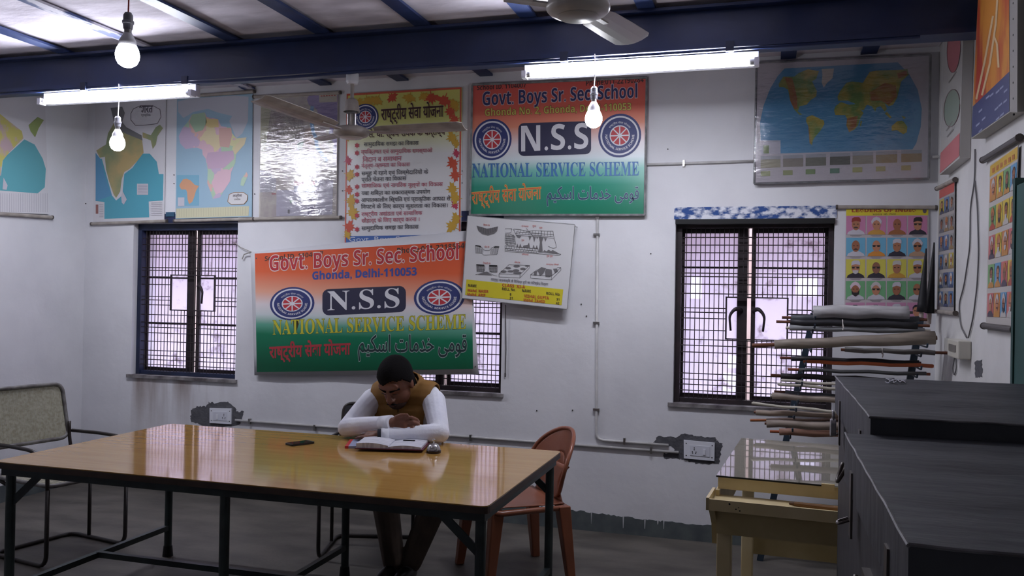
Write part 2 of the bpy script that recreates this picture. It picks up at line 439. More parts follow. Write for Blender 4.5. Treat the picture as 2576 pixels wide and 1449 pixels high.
def window(n, x0, x1, zlo, zhi, hatch, lean):
    w = x1-x0
    root = bpy.data.objects.new('window_%d' % n, None); COL.objects.link(root); struct(root); root.empty_display_size = .1
    root.location = (x0, WALL_Y+.06, zlo); _LOC[root.name] = Vector(root.location)
    yg, ys = WALL_Y+.07, WALL_Y+.125
    bm = bm_new()
    for lo, hi in (((x0+.002, yg-.02, zlo+.002), (x0+.035, yg+.05, zhi-.002)), ((x1-.03, yg-.02, zlo+.002), (x1-.002, yg+.05, zhi-.002)), ((x0+.035, yg-.02, zhi-.05), (x1-.03, yg+.05, zhi-.002)), ((x0+.035, yg-.01, zlo+.002), (x1-.03, yg+.05, zlo+.03))):
        box(bm, lo, hi)
    obj('window_frame', bm, M_BLUE_D if n == 1 else M_IRON, root)
    nb = int((w-.07)/.0305); hx0, hx1, hz0, hz1 = hatch
    def bar(a, b, r):
        d = Vector(b)-Vector(a); L = round(d.length, 3); ax = 'x' if abs(d.x) > abs(d.z) else 'z'; k = (L, ax, r)
        if k not in HALF:
            bm = bm_new(); e = Vector((L, 0, 0)) if ax == 'x' else Vector((0, 0, L)); cyl(bm, (0, 0, 0), e, r, seg=6)
            me = bpy.data.meshes.new('grille_bar'); bm.to_mesh(me); bm.free(); me.materials.append(M_IRON); HALF[k] = me
        o = bpy.data.objects.new('grille_bar', HALF[k]); COL.objects.link(o); o.parent = root; o.location = Vector(a)-_LOC[root.name]
    for i in range(1, nb+1):
        x = x0+.035+(w-.065)*i/(nb+1)
        if hx0 < x < hx1:
            bar((x, yg, zlo+.03), (x, yg, hz0), .0028); bar((x, yg, hz1), (x, yg, zhi-.05), .0028)
        else: bar((x, yg, zlo+.03), (x, yg, zhi-.05), .0028)
    for f in HROWS:
        z = zhi-.05-(zhi-zlo-.08)*f
        if hz0+.01 < z < hz1-.01:
            bar((x0+.03, yg-.005, z), (hx0, yg-.005, z), .0034); bar((hx1, yg-.005, z), (x1-.028, yg-.005, z), .0034)
        else: bar((x0+.03, yg-.005, z), (x1-.028, yg-.005, z), .0034)
    bm = bm_new()
    for lo, hi in (((hx0-.006, yg-.008, hz0-.004), (hx0+.004, yg+.006, hz1+.004)), ((hx1-.004, yg-.008, hz0-.004), (hx1+.006, yg+.006, hz1+.004)), ((hx0, yg-.008, hz0-.004), (hx1, yg+.006, hz0+.004)), ((hx0, yg-.008, hz1-.004), (hx1, yg+.006, hz1+.004))):
        box(bm, lo, hi)
    obj('hand_hatch_frame', bm, M_IRON, root)
    # two shutters behind the grille, each a dusty frosted pane in an iron frame
    xm = (x0+x1)/2+lean
    for side, (a, b, st) in enumerate(((x0+.03, xm-.012, .062), (xm+.012, x1-.028, .026))):
        bm = bm_new()
        sa, sb = (.02, st) if side == 0 else (st, .02)
        box(bm, (a, ys-.012, zlo+.03), (a+sa, ys+.012, zhi-.05)); box(bm, (b-sb, ys-.012, zlo+.03), (b, ys+.012, zhi-.05))
        box(bm, (a+sa, ys-.012, zlo+.03), (b-sb, ys+.012, zlo+.055)); box(bm, (a+sa, ys-.012, zhi-.08), (b-sb, ys+.012, zhi-.05))
        for f in ((.33, .67) if n != 3 else (.78,)):
            z = zlo+.05+(zhi-zlo-.12)*f; box(bm, (a+sa, ys-.006, z-.006), (b-sb, ys+.006, z+.006))
        sh = obj('shutter', bm, M_IRON, root)
        boxo('pane', (a+sa, ys+.002, zlo+.055), (b-sb, ys+.006, zhi-.08), M_PANE, sh)
        hx = b-sb*.6 if side == 0 else a+sa*.6
        s = -1 if side == 0 else 1
        z = (hz0+hz1)/2+.02
        if n == 1 and side == 0: continue
        bm = bm_new()
        tube(bm, round_path([(hx, ys-.012, z+.03), (hx+s*.03, ys-.05, z+.045), (hx+s*.07, ys-.055, z), (hx+s*.06, ys-.05, z-.10)], .04), .011, seg=8, rfun=lambda t: .015-.008*t)
        obj('handle', bm, M_IRON, sh, smooth=True)
    return root
w1 = window(1, *WIN[0], WZ0, WZ1, (-4.42, -4.03, 1.37, 1.64), .02)
w2 = window(2, *WIN[1], WZ0, WZ1, (-2.36, -1.98, 1.32, 1.58), .01)
w3 = window(3, *WIN[2], WZ0, WZ1, (-.25, .12, 1.28, 1.545), -.02)
M_SILL = mat('grimy_sill', (150, 146, 146), rough=.9, col2=(84, 78, 80), scale=10)
for w, (a, b) in zip((w1, w2, w3), WIN):
    boxo('window_sill', (a-.03, WALL_Y-.018, WZ0-.022), (b+.02, WALL_Y+.055, WZ0+.0015), M_SILL, w)
M_LINT = mat('flaking_blue_paint', (222, 224, 232), rough=.8, col2=(44, 78, 140), scale=20, detail=14, lo=.42, hi=.58, stretch=(1, 1, 1.6))
M_LINTD = mat('dark_lintel', (36, 46, 84), rough=.7, col2=(26, 32, 58), scale=9)
boxo('lintel', (WIN[2][0]-.01, WALL_Y-.006, WZ1+.002), (WIN[2][1]+.01, WALL_Y, WZ1+.078), M_LINT, w3)
boxo('lintel_edge', (WIN[2][0], WALL_Y-.02, WZ1-.03), (WIN[2][1], WALL_Y+.04, WZ1-.001), M_DARK, w3)
for w, (a, b) in ((w1, WIN[0]), (w2, WIN[1])):
    boxo('lintel', (a, WALL_Y-.006, WZ1+.002), (b, WALL_Y, WZ1+.07), M_LINTD, w)

# ------------------------------------------------------------------ the lane outside the windows
M_LANE = mat('lane_paving', (120, 112, 110), rough=.9, var=.2, scale=3)
M_HOUSE = mat('pink_plaster_house', (166, 150, 154), rough=.9, col2=(150, 128, 128), scale=2)
struct(boxo('ground_outside', (-9, WALL_Y+.26, -.3), (6, 14, -.02), M_LANE))
SPOT_GAPS = []
for px, py, w, h in ((1748, 722, 34, 58), (2032, 722, 60, 46), (1843, 912, 26, 34), (1836, 965, 40, 50), (2008, 885, 30, 36)):   # made-up gaps, shaped so the sky puts bright spots on the panes
    a, c = onY(px-w/2, py+h/2, 8.6), onY(px+w/2, py-h/2, 8.6); SPOT_GAPS.append((a.x, c.x, a.z, c.z))
gx = sorted([-9, 6]+[v for q in SPOT_GAPS for v in q[:2]]); gz = sorted([-.02, 2.75]+[v for q in SPOT_GAPS for v in q[2:]])
hb = bm_new()
for x0, x1 in zip(gx, gx[1:]):
    for z0, z1 in zip(gz, gz[1:]):
        cx, cz = (x0+x1)/2, (z0+z1)/2
        if not any(a < cx < b_ and c < cz < d for a, b_, c, d in SPOT_GAPS): box(hb, (x0, 8.6, z0), (x1, 8.8, z1))
bmesh.ops.remove_doubles(hb, verts=hb.verts, dist=.0005)
tag(obj('lane_wall', hb, M_HOUSE), 'pale pink plastered wall across the lane behind the frosted windows', 'wall')

# ------------------------------------------------------------------ the steel beam
BY = 4.5
bm = bm_new()
box(bm, (WALL_L, BY-.006, 2.82), (WALL_R, BY+.006, CEIL-.045))
box(bm, (WALL_L, BY-.07, 2.796), (WALL_R, BY+.07, 2.82)); box(bm, (WALL_L, BY-.07, CEIL-.045), (WALL_R, BY+.07, CEIL-.03))
tag(obj('steel_beam', bm, M_BLUE), 'deep blue painted steel girder crossing the room under the ceiling', 'beam')
bm = bm_new(); tube(bm, [(x, BY-.062+.004*sin(x*4), 2.787+.004*sin(x*2.7)) for x in [WALL_L+.05+i*.2 for i in range(30)]], .009, seg=8)
beam_pipe = tag(obj('cable_conduit', bm, M_BLUE), 'thin blue painted cable conduit strapped along the lower edge of the girder', 'conduit')
for i, x in enumerate((-4.15, -3.4, -1.05, -.2)):
    boxo('strap', (x-.02, BY-.076, 2.775), (x+.02, BY-.05, 2.825), M_BLUE_D, beam_pipe)

for w, (a, b_) in zip((w1, w2, w3), WIN):                     # unseen slab added outside each window to keep direct sky off the panes
    boxo('added_sky_shield', (a-.2, WALL_Y+.251, WZ1+.06), (b_+.2, WALL_Y+.85, WZ1+.14), M_CEMENT, w)
# ------------------------------------------------------------------ lamps and fans
M_TUBE = emitter('lit_tube', (240, 242, 255), TUBE_POWER)
M_BULB = emitter('lit_bulb', (246, 246, 255), BULB_POWER)
M_ENAMEL = mat('white_enamel', (226, 226, 232), rough=.4)
M_METAL = mat('bare_metal', (170, 168, 166), rough=.3, metal=.9)
M_CORD_W = mat('white_flex', (216, 210, 206), rough=.6)
M_CORD_R = mat('red_flex', (176, 70, 66), rough=.6)
M_HOLDER = mat('grey_lampholder', (120, 120, 128), rough=.45)
def tube_light(x0, x1, y, z, label):
    t = thing('tube_light', label, 'tube light', ((x0+x1)/2, y, z+.06), 'tube lights under the girder')
    bm = bm_new(); box(bm, (x0-.01, y-.001, z-.012), (x1+.01, y+.045, z+.062)); obj('batten', bm, M_ENAMEL, t, bevel=.004)
    for x in (x0, x1):
        s = 1 if x == x0 else -1
        boxo('lamp_holder', (x-.012, y-.05, z-.02), (x+.012, y, z+.02), M_ENAMEL, t)
        bm = bm_new(); cyl(bm, (x+s*.012, y-.03, z), (x+s*.035, y-.03, z), .0145, seg=14); obj('end_cap', bm, M_METAL, t)
    bm = bm_new(); cyl(bm, (x0+.035, y-.03, z), (x1-.035, y-.03, z), .0165, seg=16); obj('lit_tube', bm, M_TUBE, t, smooth=False)
    for x in (x0+.25, x1-.25):
        bm = bm_new(); tube(bm, [(x, y+.02, z+.06), (x+.01, y+.015, z+.09)], .004, seg=6); obj('hanger', bm, M_METAL, t)
    return t
tube_light(-1.275, -.07, 4.5, 2.725, 'long lit tube light on the right, above the square tricolour board')
tube_light(-4.52, -3.38, 4.5, 2.73, 'shorter-looking lit tube light on the left, above the wall maps')
def bulb(x, y, zb, label, cord, ztop):
    """LED bulb with its lowest point at zb, hung on a flex from ztop"""
    t = thing('hanging_bulb', label, 'light bulb', (x, y, zb), 'hanging light bulbs')
    bm = bm_new(); lathe(bm, [(0, 0), (.018, .003), (.034, .014), (.043, .032), (.045, .05), (.041, .07), (.032, .088)], (x, y, zb)); obj('glass_globe', bm, M_BULB, t, smooth=True)
    bm = bm_new(); lathe(bm, [(.033, .086), (.031, .105), (.022, .122), (.015, .135), (.0, .135)], (x, y, zb)); obj('bulb_body', bm, M_ENAMEL, t, smooth=True)
    bm = bm_new(); lathe(bm, [(0, .133), (.014, .133), (.014, .155), (.0, .155)], (x, y, zb), 14); obj('bulb_cap', bm, M_METAL, t)
    bm = bm_new(); lathe(bm, [(0, .15), (.017, .15), (.019, .17), (.022, .172), (.022, .182), (.018, .184), (.018, .205), (.012, .215), (0, .215)], (x, y, zb), 16); obj('lamp_holder', bm, M_HOLDER, t)
    bm = bm_new(); tube(bm, [(x, y, zb+.213), (x+.004, y, (zb+.213+ztop)/2), (x, y, ztop)], .003, seg=6); obj('flex', bm, cord, t)
    return t
_p = onY(1493, 322, 4.42); bulb(_p.x, 4.42, _p.z, 'small lit bulb hanging in front of the square tricolour board', M_CORD_W, 2.8)
_p = onY(295, 380, 4.42); bulb(_p.x, 4.42, _p.z, 'small lit bulb hanging in front of the physical map of India', M_CORD_W, 2.8)
_p = onY(320, 170, 2.8); bulb(_p.x, 2.8, _p.z, 'large near bulb on a red flex in front of the blue girder', M_CORD_R, CEIL+.001)

M_FAN = mat('grimy_fan_metal', (172, 164, 156), rough=.45, col2=(146, 138, 132), scale=14)
M_FAN2 = mat('fan_cream', (206, 200, 194), rough=.35)
def fan(hx, hy, hz, az, label, M, ztop, rad=.6):
    """hz: underside of the motor"""
    t = thing('ceiling_fan', label, 'ceiling fan', (hx, hy, hz), 'ceiling fans')
    c = (hx, hy, hz)
    bm = bm_new(); lathe(bm, [(0, 0), (.05, .001), (.075, .006), (.08, .010), (.092, .013), (.102, .024), (.104, .034), (.098, .052), (.07, .064), (.03, .07), (0, .07)], c, 32); obj('motor', bm, M, t, smooth=True)
    bm = bm_new(); lathe(bm, [(0, -.002), (.06, -.002), (.066, .003)], c, 32); obj('motor_cap', bm, M_FAN2, t, smooth=True)
    bm = bm_new(); cyl(bm, (hx, hy, hz+.06), (hx, hy, ztop-.02), .011); obj('down_rod', bm, M, t, smooth=False)
    bm = bm_new(); cyl(bm, (hx-.02, hy, hz+.07), (hx-.02, hy, hz+.15), .008); cyl(bm, (hx+.02, hy, hz+.07), (hx+.02, hy, hz+.15), .008); box(bm, (hx-.028, hy-.012, hz+.14), (hx+.028, hy+.012, hz+.16)); obj('shackle', bm, M_METAL, t)
    bm = bm_new(); lathe(bm, [(.048, .15), (.045, .16), (.036, .21), (.026, .225), (.014, .23), (.0, .23)], c, 24); obj('lower_canopy', bm, M, t, smooth=True)
    bm = bm_new(); lathe(bm, [(0, ztop-.06-hz), (.03, ztop-.06-hz), (.036, ztop-.045-hz), (.036, ztop-hz), (0, ztop-hz)], c, 24); obj('ceiling_rose', bm, M_ENAMEL, t, smooth=False)
    for a, el, tw in az:
        R = Matrix.Rotation(radians(a), 4, 'Z') @ Matrix.Rotation(-radians(el), 4, 'Y'); Tm = Matrix.Translation((hx, hy, hz+.036))
        tilt = Matrix.Rotation(radians(tw), 4, 'X')
        bm = bm_new()
        prof = [(.15, .048), (.2, .06), (.4, .066), (rad-.03, .068), (rad, .055)]
        top, bot = [], []
        for r, w in prof:
            row = []
            for k in range(5):
                s = -1+k*.5; row.append(bm.verts.new(Tm @ R @ tilt @ Vector((r, s*w, -.010*(1-s*s)))))
            top.append(row)
        for A, B in zip(top, top[1:]):
            for k in range(4): bm.faces.new((A[k], A[k+1], B[k+1], B[k]))
        rr = bmesh.ops.extrude_face_region(bm, geom=bm.faces[:]); bmesh.ops.translate(bm, verts=[g for g in rr['geom'] if isinstance(g, bmesh.types.BMVert)], vec=(0, 0, .003))
        bl = obj('blade', bm, M, t)
        bm = bm_new(); box(bm, (.085, -.02, -.004), (.24, .02, .002), Tm @ R @ Matrix.Translation((0, 0, -.006))); obj('blade_bracket', bm, M, bl, keep=False)
    return t
fan(-2.315, 4.5, 2.425, ((-107, 5, 10), (3, 1, -11), (133, 5, -4)), 'far grey ceiling fan hanging from the girder before the leaf-bordered poster', M_FAN, 2.796, rad=.68)
fan(-.60, 2.72, 2.44, ((81, 5, -12), (201, 5, -12), (321, 5, -12)), 'near ceiling fan cut off by the top of the picture', M_FAN2, CEIL, rad=.60)
# ------------------------------------------------------------------ maps, posters and boards
M_PAPER = mat('map_paper', (214, 212, 216), rough=.45)
M_ROD = mat('pale_map_rod', (176, 168, 160), rough=.55, col2=(150, 142, 134), scale=12)
M_FRAME = mat('grey_board_edge', (150, 150, 150), rough=.6, col2=(110, 110, 112), scale=20)
BLACK, NAVY, WHITE, RED = (24, 22, 26), (34, 38, 92), (236, 236, 242), (196, 40, 52)
def zs(ox, oy, s, pts):
    return [(ox+x/s, oy+y/s) for x, y in pts]
def rect(x0, y0, x1, y1, sk=0.0):
    return [(x0, y0), (x1, y0+sk*(x1-x0)), (x1, y1+sk*(x1-x0)), (x0, y1)]
def plastic_mat():
    M = bpy.data.materials.new('crinkled_clear_plastic'); M.use_nodes = True
    nt = M.node_tree; nt.nodes.remove(nt.nodes['Principled BSDF'])
    tc = nt.nodes.new('ShaderNodeTexCoord'); mp = nt.nodes.new('ShaderNodeMapping'); mp.inputs['Scale'].default_value = (4, 4, 13); mp.inputs['Rotation'].default_value = (0, .25, 0)
    nt.links.new(tc.outputs['Object'], mp.inputs['Vector'])
    n = nt.nodes.new('ShaderNodeTexNoise'); n.inputs['Scale'].default_value = 2.2; n.inputs['Detail'].default_value = 6
    nt.links.new(mp.outputs['Vector'], n.inputs['Vector'])
    bp = nt.nodes.new('ShaderNodeBump'); bp.inputs['Strength'].default_value = .22; bp.inputs['Distance'].default_value = .02
    nt.links.new(n.outputs['Fac'], bp.inputs['Height'])
    g = nt.nodes.new('ShaderNodeBsdfGlossy'); g.inputs['Roughness'].default_value = .12; nt.links.new(bp.outputs['Normal'], g.inputs['Normal'])
    t = nt.nodes.new('ShaderNodeBsdfTransparent'); t.inputs[0].default_value = (.96, .96, .97, 1)
    mx = nt.nodes.new('ShaderNodeMixShader'); mx.inputs[0].default_value = .13
    nt.links.new(t.outputs[0], mx.inputs[1]); nt.links.new(g.outputs[0], mx.inputs[2])
    nt.links.new(mx.outputs[0], nt.nodes['Material Output'].inputs[0])
    return M
M_CLEAR = plastic_mat()

def emblem(p, pl, cx, cy, rx, ry, sk=0.0, lay=3):
    def ring(a, M, l): flat('emblem_disc', p, pl, [ell(cx, cy, rx*a, ry*a, 40, sk=sk)], M, l)
    ring(1, ink((38, 48, 112)), lay); ring(.9, ink(WHITE), lay+1); ring(.82, ink((38, 48, 112)), lay+2); ring(.47, ink(WHITE), lay+3); ring(.42, ink(RED), lay+4)
    sp = []
    for k in range(4):
        a = k*pi/4; c, s = cos(a), sin(a)
        sp += stroke_polys([[(cx-rx*.42*c, cy-ry*.42*s-sk*rx*.42*c), (cx+rx*.42*c, cy+ry*.42*s+sk*rx*.42*c)]], rx*.055)
    flat('wheel_spoke', p, pl, sp, ink(WHITE), lay+5); flat('wheel_hub', p, pl, [ell(cx, cy, rx*.09, ry*.09, 12)], ink(WHITE), lay+6)
    text(p, pl, bold('NATIONAL SERVICE SCHEME'), None, None, .2, ink(WHITE), lay=lay+5, arc=(cx, cy, rx*.57, ry*.57, pi*1.02, pi*-.02))
    text(p, pl, devan('राष्ट्रीय सेवा योजना'), None, None, .28, ink(WHITE), lay=lay+5, arc=(cx, cy, rx*.52, ry*.52, pi*1.2, pi*1.8))

URDU = ''.join(chr(c) for c in (0xFEE2, 0xFBFF, 0xFB91, 0xFEB3, 0xFE8D, 0x20, 0xFE95, 0xFE8E, 0xFEE3, 0xFEAA, 0xFEA7, 0x20, 0xFBFD, 0xFEE3, 0xFEEE, 0xFED7))
SEVA = devan('राष्ट्रीय सेवा योजना')

# --- square tricolour board
PB = back(WALL_Y-.028)
Q = [(1188, 213), (1627, 195), (1622, 541), (1182, 541)]
t = thing('notice_board', 'square tricolour school board with blue serif lettering, hung beside the leaf-bordered poster', 'sign board', PB(1400, 541))
zt, zb = PB(1400, 204).z, PB(1400, 541).z
M_TRI = gradient_mat('saffron_white_green', [(0, (222, 96, 88)), (.2, (226, 112, 94)), (.33, (232, 150, 122)), (.47, (232, 222, 226)), (.58, (214, 226, 230)), (.66, (120, 190, 176)), (.78, (36, 142, 118)), (1, (22, 118, 88))], zb, zt, .3)
sheet('panel', t, PB, Q, M_TRI, .026)
bm = bm_new()
q3 = [PB(x, y, .004) for x, y in Q]
for a, b in zip(q3, q3[1:]+q3[:1]): tube(bm, [a, b], .008, seg=6)
obj('edge_frame', bm, M_FRAME, t)
text(t, PB, bold('School ID. 1104007'), (1200, 227), (1323, 220), 13, ink((60, 44, 46)))
text(t, PB, bold('Phone:011-22190284'), (1474, 216), (1619, 207), 15, ink((60, 44, 46)))
for fat, c, l in ((.035, (232, 214, 220), 3), (.0, (42, 42, 100), 4)):
    text(t, PB, bold('Govt. Boys Sr. Sec. School'), (1214, 275), (1603, 255), 45, ink(c), fat=fat, lay=l, base=(-.2, .74))
for fat, c, l in ((.03, (92, 70, 40), 3), (.0, (222, 206, 92), 4)):
    text(t, PB, bold('Ghonda No. 2, Ghonda, Delhi-110053'), (1220, 293), (1588, 278), 20, ink(c), fat=fat, lay=l, base=(-.05, .74))
emblem(t, PB, 1238, 351, 49, 52, -.04); emblem(t, PB, 1559, 341, 54, 55, -.04)
flat('title_block', t, PB, [rrect(1304, 310, 1487, 393, 14, -.03)], ink((40, 40, 72)), 3)
text(t, PB, bold('N.S.S'), (1311, 382), (1480, 374), 66, ink(WHITE), lay=5)
for fat, c, l in ((.004, (24, 60, 96), 3), (.0, (52, 112, 180), 4)):
    text(t, PB, serif('NATIONAL SERVICE SCHEME'), (1188, 447), (1607, 442), 36, ink(c), fat=fat, lay=l)
for fat, c, l in ((.03, (236, 190, 70), 3), (.0, (214, 96, 60), 4)):
    text(t, PB, SEVA, (1187, 526), (1361, 512), 54, ink(c), fat=fat, lay=l)
for fat, c, l in ((.03, (150, 200, 190), 3), (.01, (44, 60, 104), 4)):
    text(t, PB, URDU, (1375, 519), (1607, 519), 50, ink(c), fat=fat, lay=l)
bm = bm_new(); p = PB(1503, 545, -.01); cyl(bm, p+Vector((0, -.004, -.004)), p+Vector((0, .02, -.004)), .014, seg=8); obj('fixing_bracket', bm, M_METAL, t)

# --- leaf-bordered poster
PL_ = back(WALL_Y-.026)
t = thing('poster_board', 'tall poster bordered by red and yellow maple leaves with a list in Devanagari', 'poster', PL_(1010, 600))
Q = [(872, 236), (1161, 219), (1158, 612), (867, 612)]
zt, zb = PL_(1010, 227).z, PL_(1010, 612).z
sheet('panel', t, PL_, Q, gradient_mat('leaf_poster_ground', [(0, (208, 206, 112)), (.2, (204, 206, 128)), (.3, (214, 216, 170)), (.42, (222, 222, 222)), (1, (222, 222, 226))], zb, zt, .25), .018)
flat('border_strip', t, PL_, [[(872, 236), (1161, 219), (1161, 224), (874, 241)], [(1157, 222), (1161, 219), (1158, 612), (1154, 612)], [(872, 236), (875, 236), (870, 612), (867, 612)]], ink((206, 84, 60)), 2)
def leaf(cx, cy, s, a):
    base = [(0, -1.0), (.14, -.55), (.42, -.72), (.36, -.4), (.95, -.38), (.7, -.12), (.82, .1), (.35, .12), (.3, .38), (.06, .28), (.03, .75), (-.03, .75), (-.06, .28), (-.3, .38), (-.35, .12), (-.82, .1), (-.7, -.12), (-.95, -.38), (-.36, -.4), (-.42, -.72), (-.14, -.55)]
    c, n = cos(a), sin(a)
    return [(cx+s*(x*c-y*n), cy+s*(x*n+y*c)) for x, y in base]
rnd = random.Random(11); LR, LO, LM = [], [], []
for cx, cy, s, a, k in ((985, 243, 18, 2.4, 0), (1030, 244, 20, 3.4, 1), (925, 252, 22, 2.8, 1), (948, 250, 20, 3.6, 1), (898, 258, 18, 2.2, 1), (1085, 243, 22, 3.0, 0), (1118, 250, 24, 3.5, 0), (1064, 240, 16, 2.6, 1), (1146, 262, 20, 4.2, 1), (1136, 280, 20, 4.6, 0), (1146, 300, 18, 4.4, 0), (1150, 322, 12, 4.6, 0), (1140, 345, 20, 4.4, 1), (1150, 362, 14, 4.8, 1), (1150, 385, 14, 4.5, 2), (1142, 410, 22, 4.3, 0), (1148, 440, 20, 4.6, 0), (1141, 475, 20, 4.6, 1), (1148, 498, 20, 4.8, 1), (1146, 515, 14, 4.2, 2), (1140, 570, 22, 5.2, 1), (1150, 548, 18, 4.4, 1), (874, 345, 12, 1.7, 1), (874, 405, 14, 1.3, 2), (878, 440, 18, 1.9, 1), (876, 478, 14, 1.5, 0), (880, 505, 20, 1.7, 1), (884, 535, 22, 1.4, 1), (876, 570, 20, 1.8, 0), (872, 592, 14, 1.1, 1)):
    (LR, LO, LM)[k].append(leaf(cx, cy, s, a))
for L, c in ((LR, (204, 72, 44)), (LO, (204, 158, 44)), (LM, (190, 50, 78))): flat('maple_leaf_print', t, PL_, L, ink(c), 3+(c[1] > 100))
emblem(t, PL_, 919, 294, 33, 33, -.04, 5)
for fat, c, l in ((.02, (232, 220, 150), 5), (.0, (56, 26, 26), 6)): text(t, PL_, SEVA, (959, 314), (1115, 304), 50, ink(c), fat=fat, lay=l, bold_w=.02)
text(t, PL_, devan('रा. से. यो. स्वयं सेवक के कर्तव्य'), (905, 353), (1120, 345), 28, ink((62, 26, 32)), lay=5, bold_w=.015)
DK, PK = (44, 40, 52), (178, 66, 92)
LINES = [(370, 915, 1053, 'सामुदायिक समझ का विकास', DK, 1), (389, 908, 1088, 'व्यक्तिगत एवं सामुदायिक समस्याओ', PK, 1), (407, 912, 1010, 'निदान व समाधान', PK, 0), (424, 909, 1031, 'नेतृत्व–क्षमता का विकास', PK, 1), (443, 909, 1077, 'समूह में रहने एवं जिम्मेदारियों के', DK, 1), (459, 909, 1022, 'प्रति चेतना का विकास', DK, 0), (474, 909, 1114, 'सामाजिक एवं नागरिक मूल्यों का विकास', PK, 1), (493, 909, 1082, 'यवा शक्ति का सकारात्मक उपयोग', DK, 1), (510, 908, 1133, 'आपातकालीन स्थिति एवं प्राकृतिक आपदा से', DK, 1), (527, 908, 1126, 'निपटने के लिए कार्य कुशलता का विकास।', DK, 0), (546, 909, 1062, 'राष्ट्रीय अखंडता एवं सामाजिक', PK, 1), (562, 909, 1055, 'सौहार्द के लिए कार्य करना ।', PK, 0), (581, 909, 1053, 'सामुदायिक समझ का विकास', DK, 1)]
stars = []
for y, x0, x1, s, c, st in LINES:
    text(t, PL_, devan(s), (x0, y+2), (x1, y-2), 17, ink(c), lay=5, bold_w=.006)
    if st:
        stars.append([(898+(7 if k % 2 == 0 else 4)*sin(k*pi/6), y-4-(7.5 if k % 2 == 0 else 4.2)*cos(k*pi/6)) for k in range(12)])
flat('star_bullet', t, PL_, stars, ink((190, 40, 60)), 5)
flat('blue_foot_strip', t, PL_, [[(868, 594), (1157, 590), (1158, 612), (867, 612)]], ink((50, 92, 172)), 2)
text(t, PL_, 'Govt. Boys Sr. Sec. School', (878, 612), (1140, 608), 16, ink((210, 220, 236)), lay=4)

# --- hanging cloth banner, bulging a little away from the wall
def PBN(x, y, o=0.0):
    return onY(x, y, WALL_Y-.034-.02*(x-640)/560-o)
t = thing('banner', 'hanging cloth tricolour school banner with yellow lettering, tied up by strings behind the seated man', 'banner', PBN(900, 940))
zt, zb = PBN(900, 640).z, PBN(900, 930).z
def grid(name, quad, M, lay, nu=24, nv=6, thick=0.0):
    bm = bm_new(); g = []
    for j in range(nv+1):
        v = j/nv; row = []
        for i in range(nu+1):
            u = i/nu
            x = (quad[0][0]*(1-u)+quad[1][0]*u)*(1-v)+(quad[3][0]*(1-u)+quad[2][0]*u)*v
            y = (quad[0][1]*(1-u)+quad[1][1]*u)*(1-v)+(quad[3][1]*(1-u)+quad[2][1]*u)*v
            row.append(bm.verts.new(PBN(x, y, lay*LAYER if lay else -.004*(1+sin(x/37.0+y/90.0)))))
        g.append(row)
    for a, b in zip(g, g[1:]):
        for k in range(nu): bm.faces.new((a[k], a[k+1], b[k+1], b[k]))
    if thick:
        r = bmesh.ops.extrude_face_region(bm, geom=bm.faces[:]); bmesh.ops.translate(bm, verts=[q for q in r['geom'] if isinstance(q, bmesh.types.BMVert)], vec=(0, thick, 0))
    return obj(name, bm, M, t, smooth=True)
M_FLEX = mat('white_banner_cloth', (208, 208, 212), rough=.4)
grid('cloth', [(630, 634), (1178, 580), (1204, 942), (640, 944)], M_FLEX, 0, thick=.0012)
M_TRI2 = gradient_mat('banner_saffron_white_green', [(0, (216, 92, 58)), (.16, (222, 104, 66)), (.34, (230, 168, 142)), (.45, (226, 216, 218)), (.54, (206, 214, 216)), (.63, (96, 164, 140)), (.72, (20, 118, 84)), (1, (8, 84, 56))], zb, zt, .3)
grid('printed_field', [(641, 638), (1186, 606), (1190, 928), (646, 936)], M_TRI2, 2)
text(t, PBN, bold('School ID. 1104007'), (666, 657), (813, 644), 13, ink((58, 44, 40)))
text(t, PBN, bold('Phone:011-22185540'), (999, 638), (1178, 624), 15, ink((58, 44, 40)))
for fat, c, l in ((.04, (238, 220, 214), 3), (.0, (190, 34, 44), 4)):
    text(t, PBN, bold('Govt. Boys Sr. Sec. School'), (678, 692), (1153, 662), 50, ink(c), fat=fat, lay=l, base=(-.2, .74))
text(t, PBN, bold('Ghonda, Delhi-110053'), (786, 705), (1048, 694), 22, ink((50, 70, 156)), base=(-.06, .74), bold_w=.02)
emblem(t, PBN, 735, 764, 56, 42, -.04); emblem(t, PBN, 1105, 748, 64, 44, -.04)
flat('title_block', t, PBN, [rrect(811, 728, 1021, 794, 16, -.045)], ink((34, 34, 62)), 3)
text(t, PBN, serif('N.S.S'), (824, 782), (1005, 774), 50, ink(WHITE), lay=5)
for fat, c, l in ((.012, (60, 56, 30), 3), (.0, (206, 200, 44), 4)):
    text(t, PBN, serif('NATIONAL SERVICE SCHEME'), (686, 843), (1172, 828), 38, ink(c), fat=fat, lay=l, shear=0)
text(t, PBN, SEVA, (678, 912), (881, 902), 50, ink((176, 40, 50)), lay=4, bold_w=.03)
for fat, c, l in ((.035, (190, 206, 204), 3), (.012, (18, 40, 44), 4)):
    text(t, PBN, URDU, (901, 908), (1174, 908), 66, ink(c), fat=fat, lay=l)
bm = bm_new()
tube(bm, [onY(590, 610, WALL_Y-.004), onY(605, 622, WALL_Y-.02), PBN(632, 634)], .003, seg=6)
tube(bm, [PBN(632, 634), onY(614, 640, WALL_Y-.02), onY(609, 652, WALL_Y-.015)], .004, seg=6)
obj('tie_string', bm, mat('grey_string', (150, 146, 140), rough=.8), t)
bm = bm_new()
for x, y in ((1196, 922), (645, 650)): cyl(bm, PBN(x, y, .003), PBN(x, y, -.003), .006, seg=10)
obj('eyelet', bm, M_METAL, t)

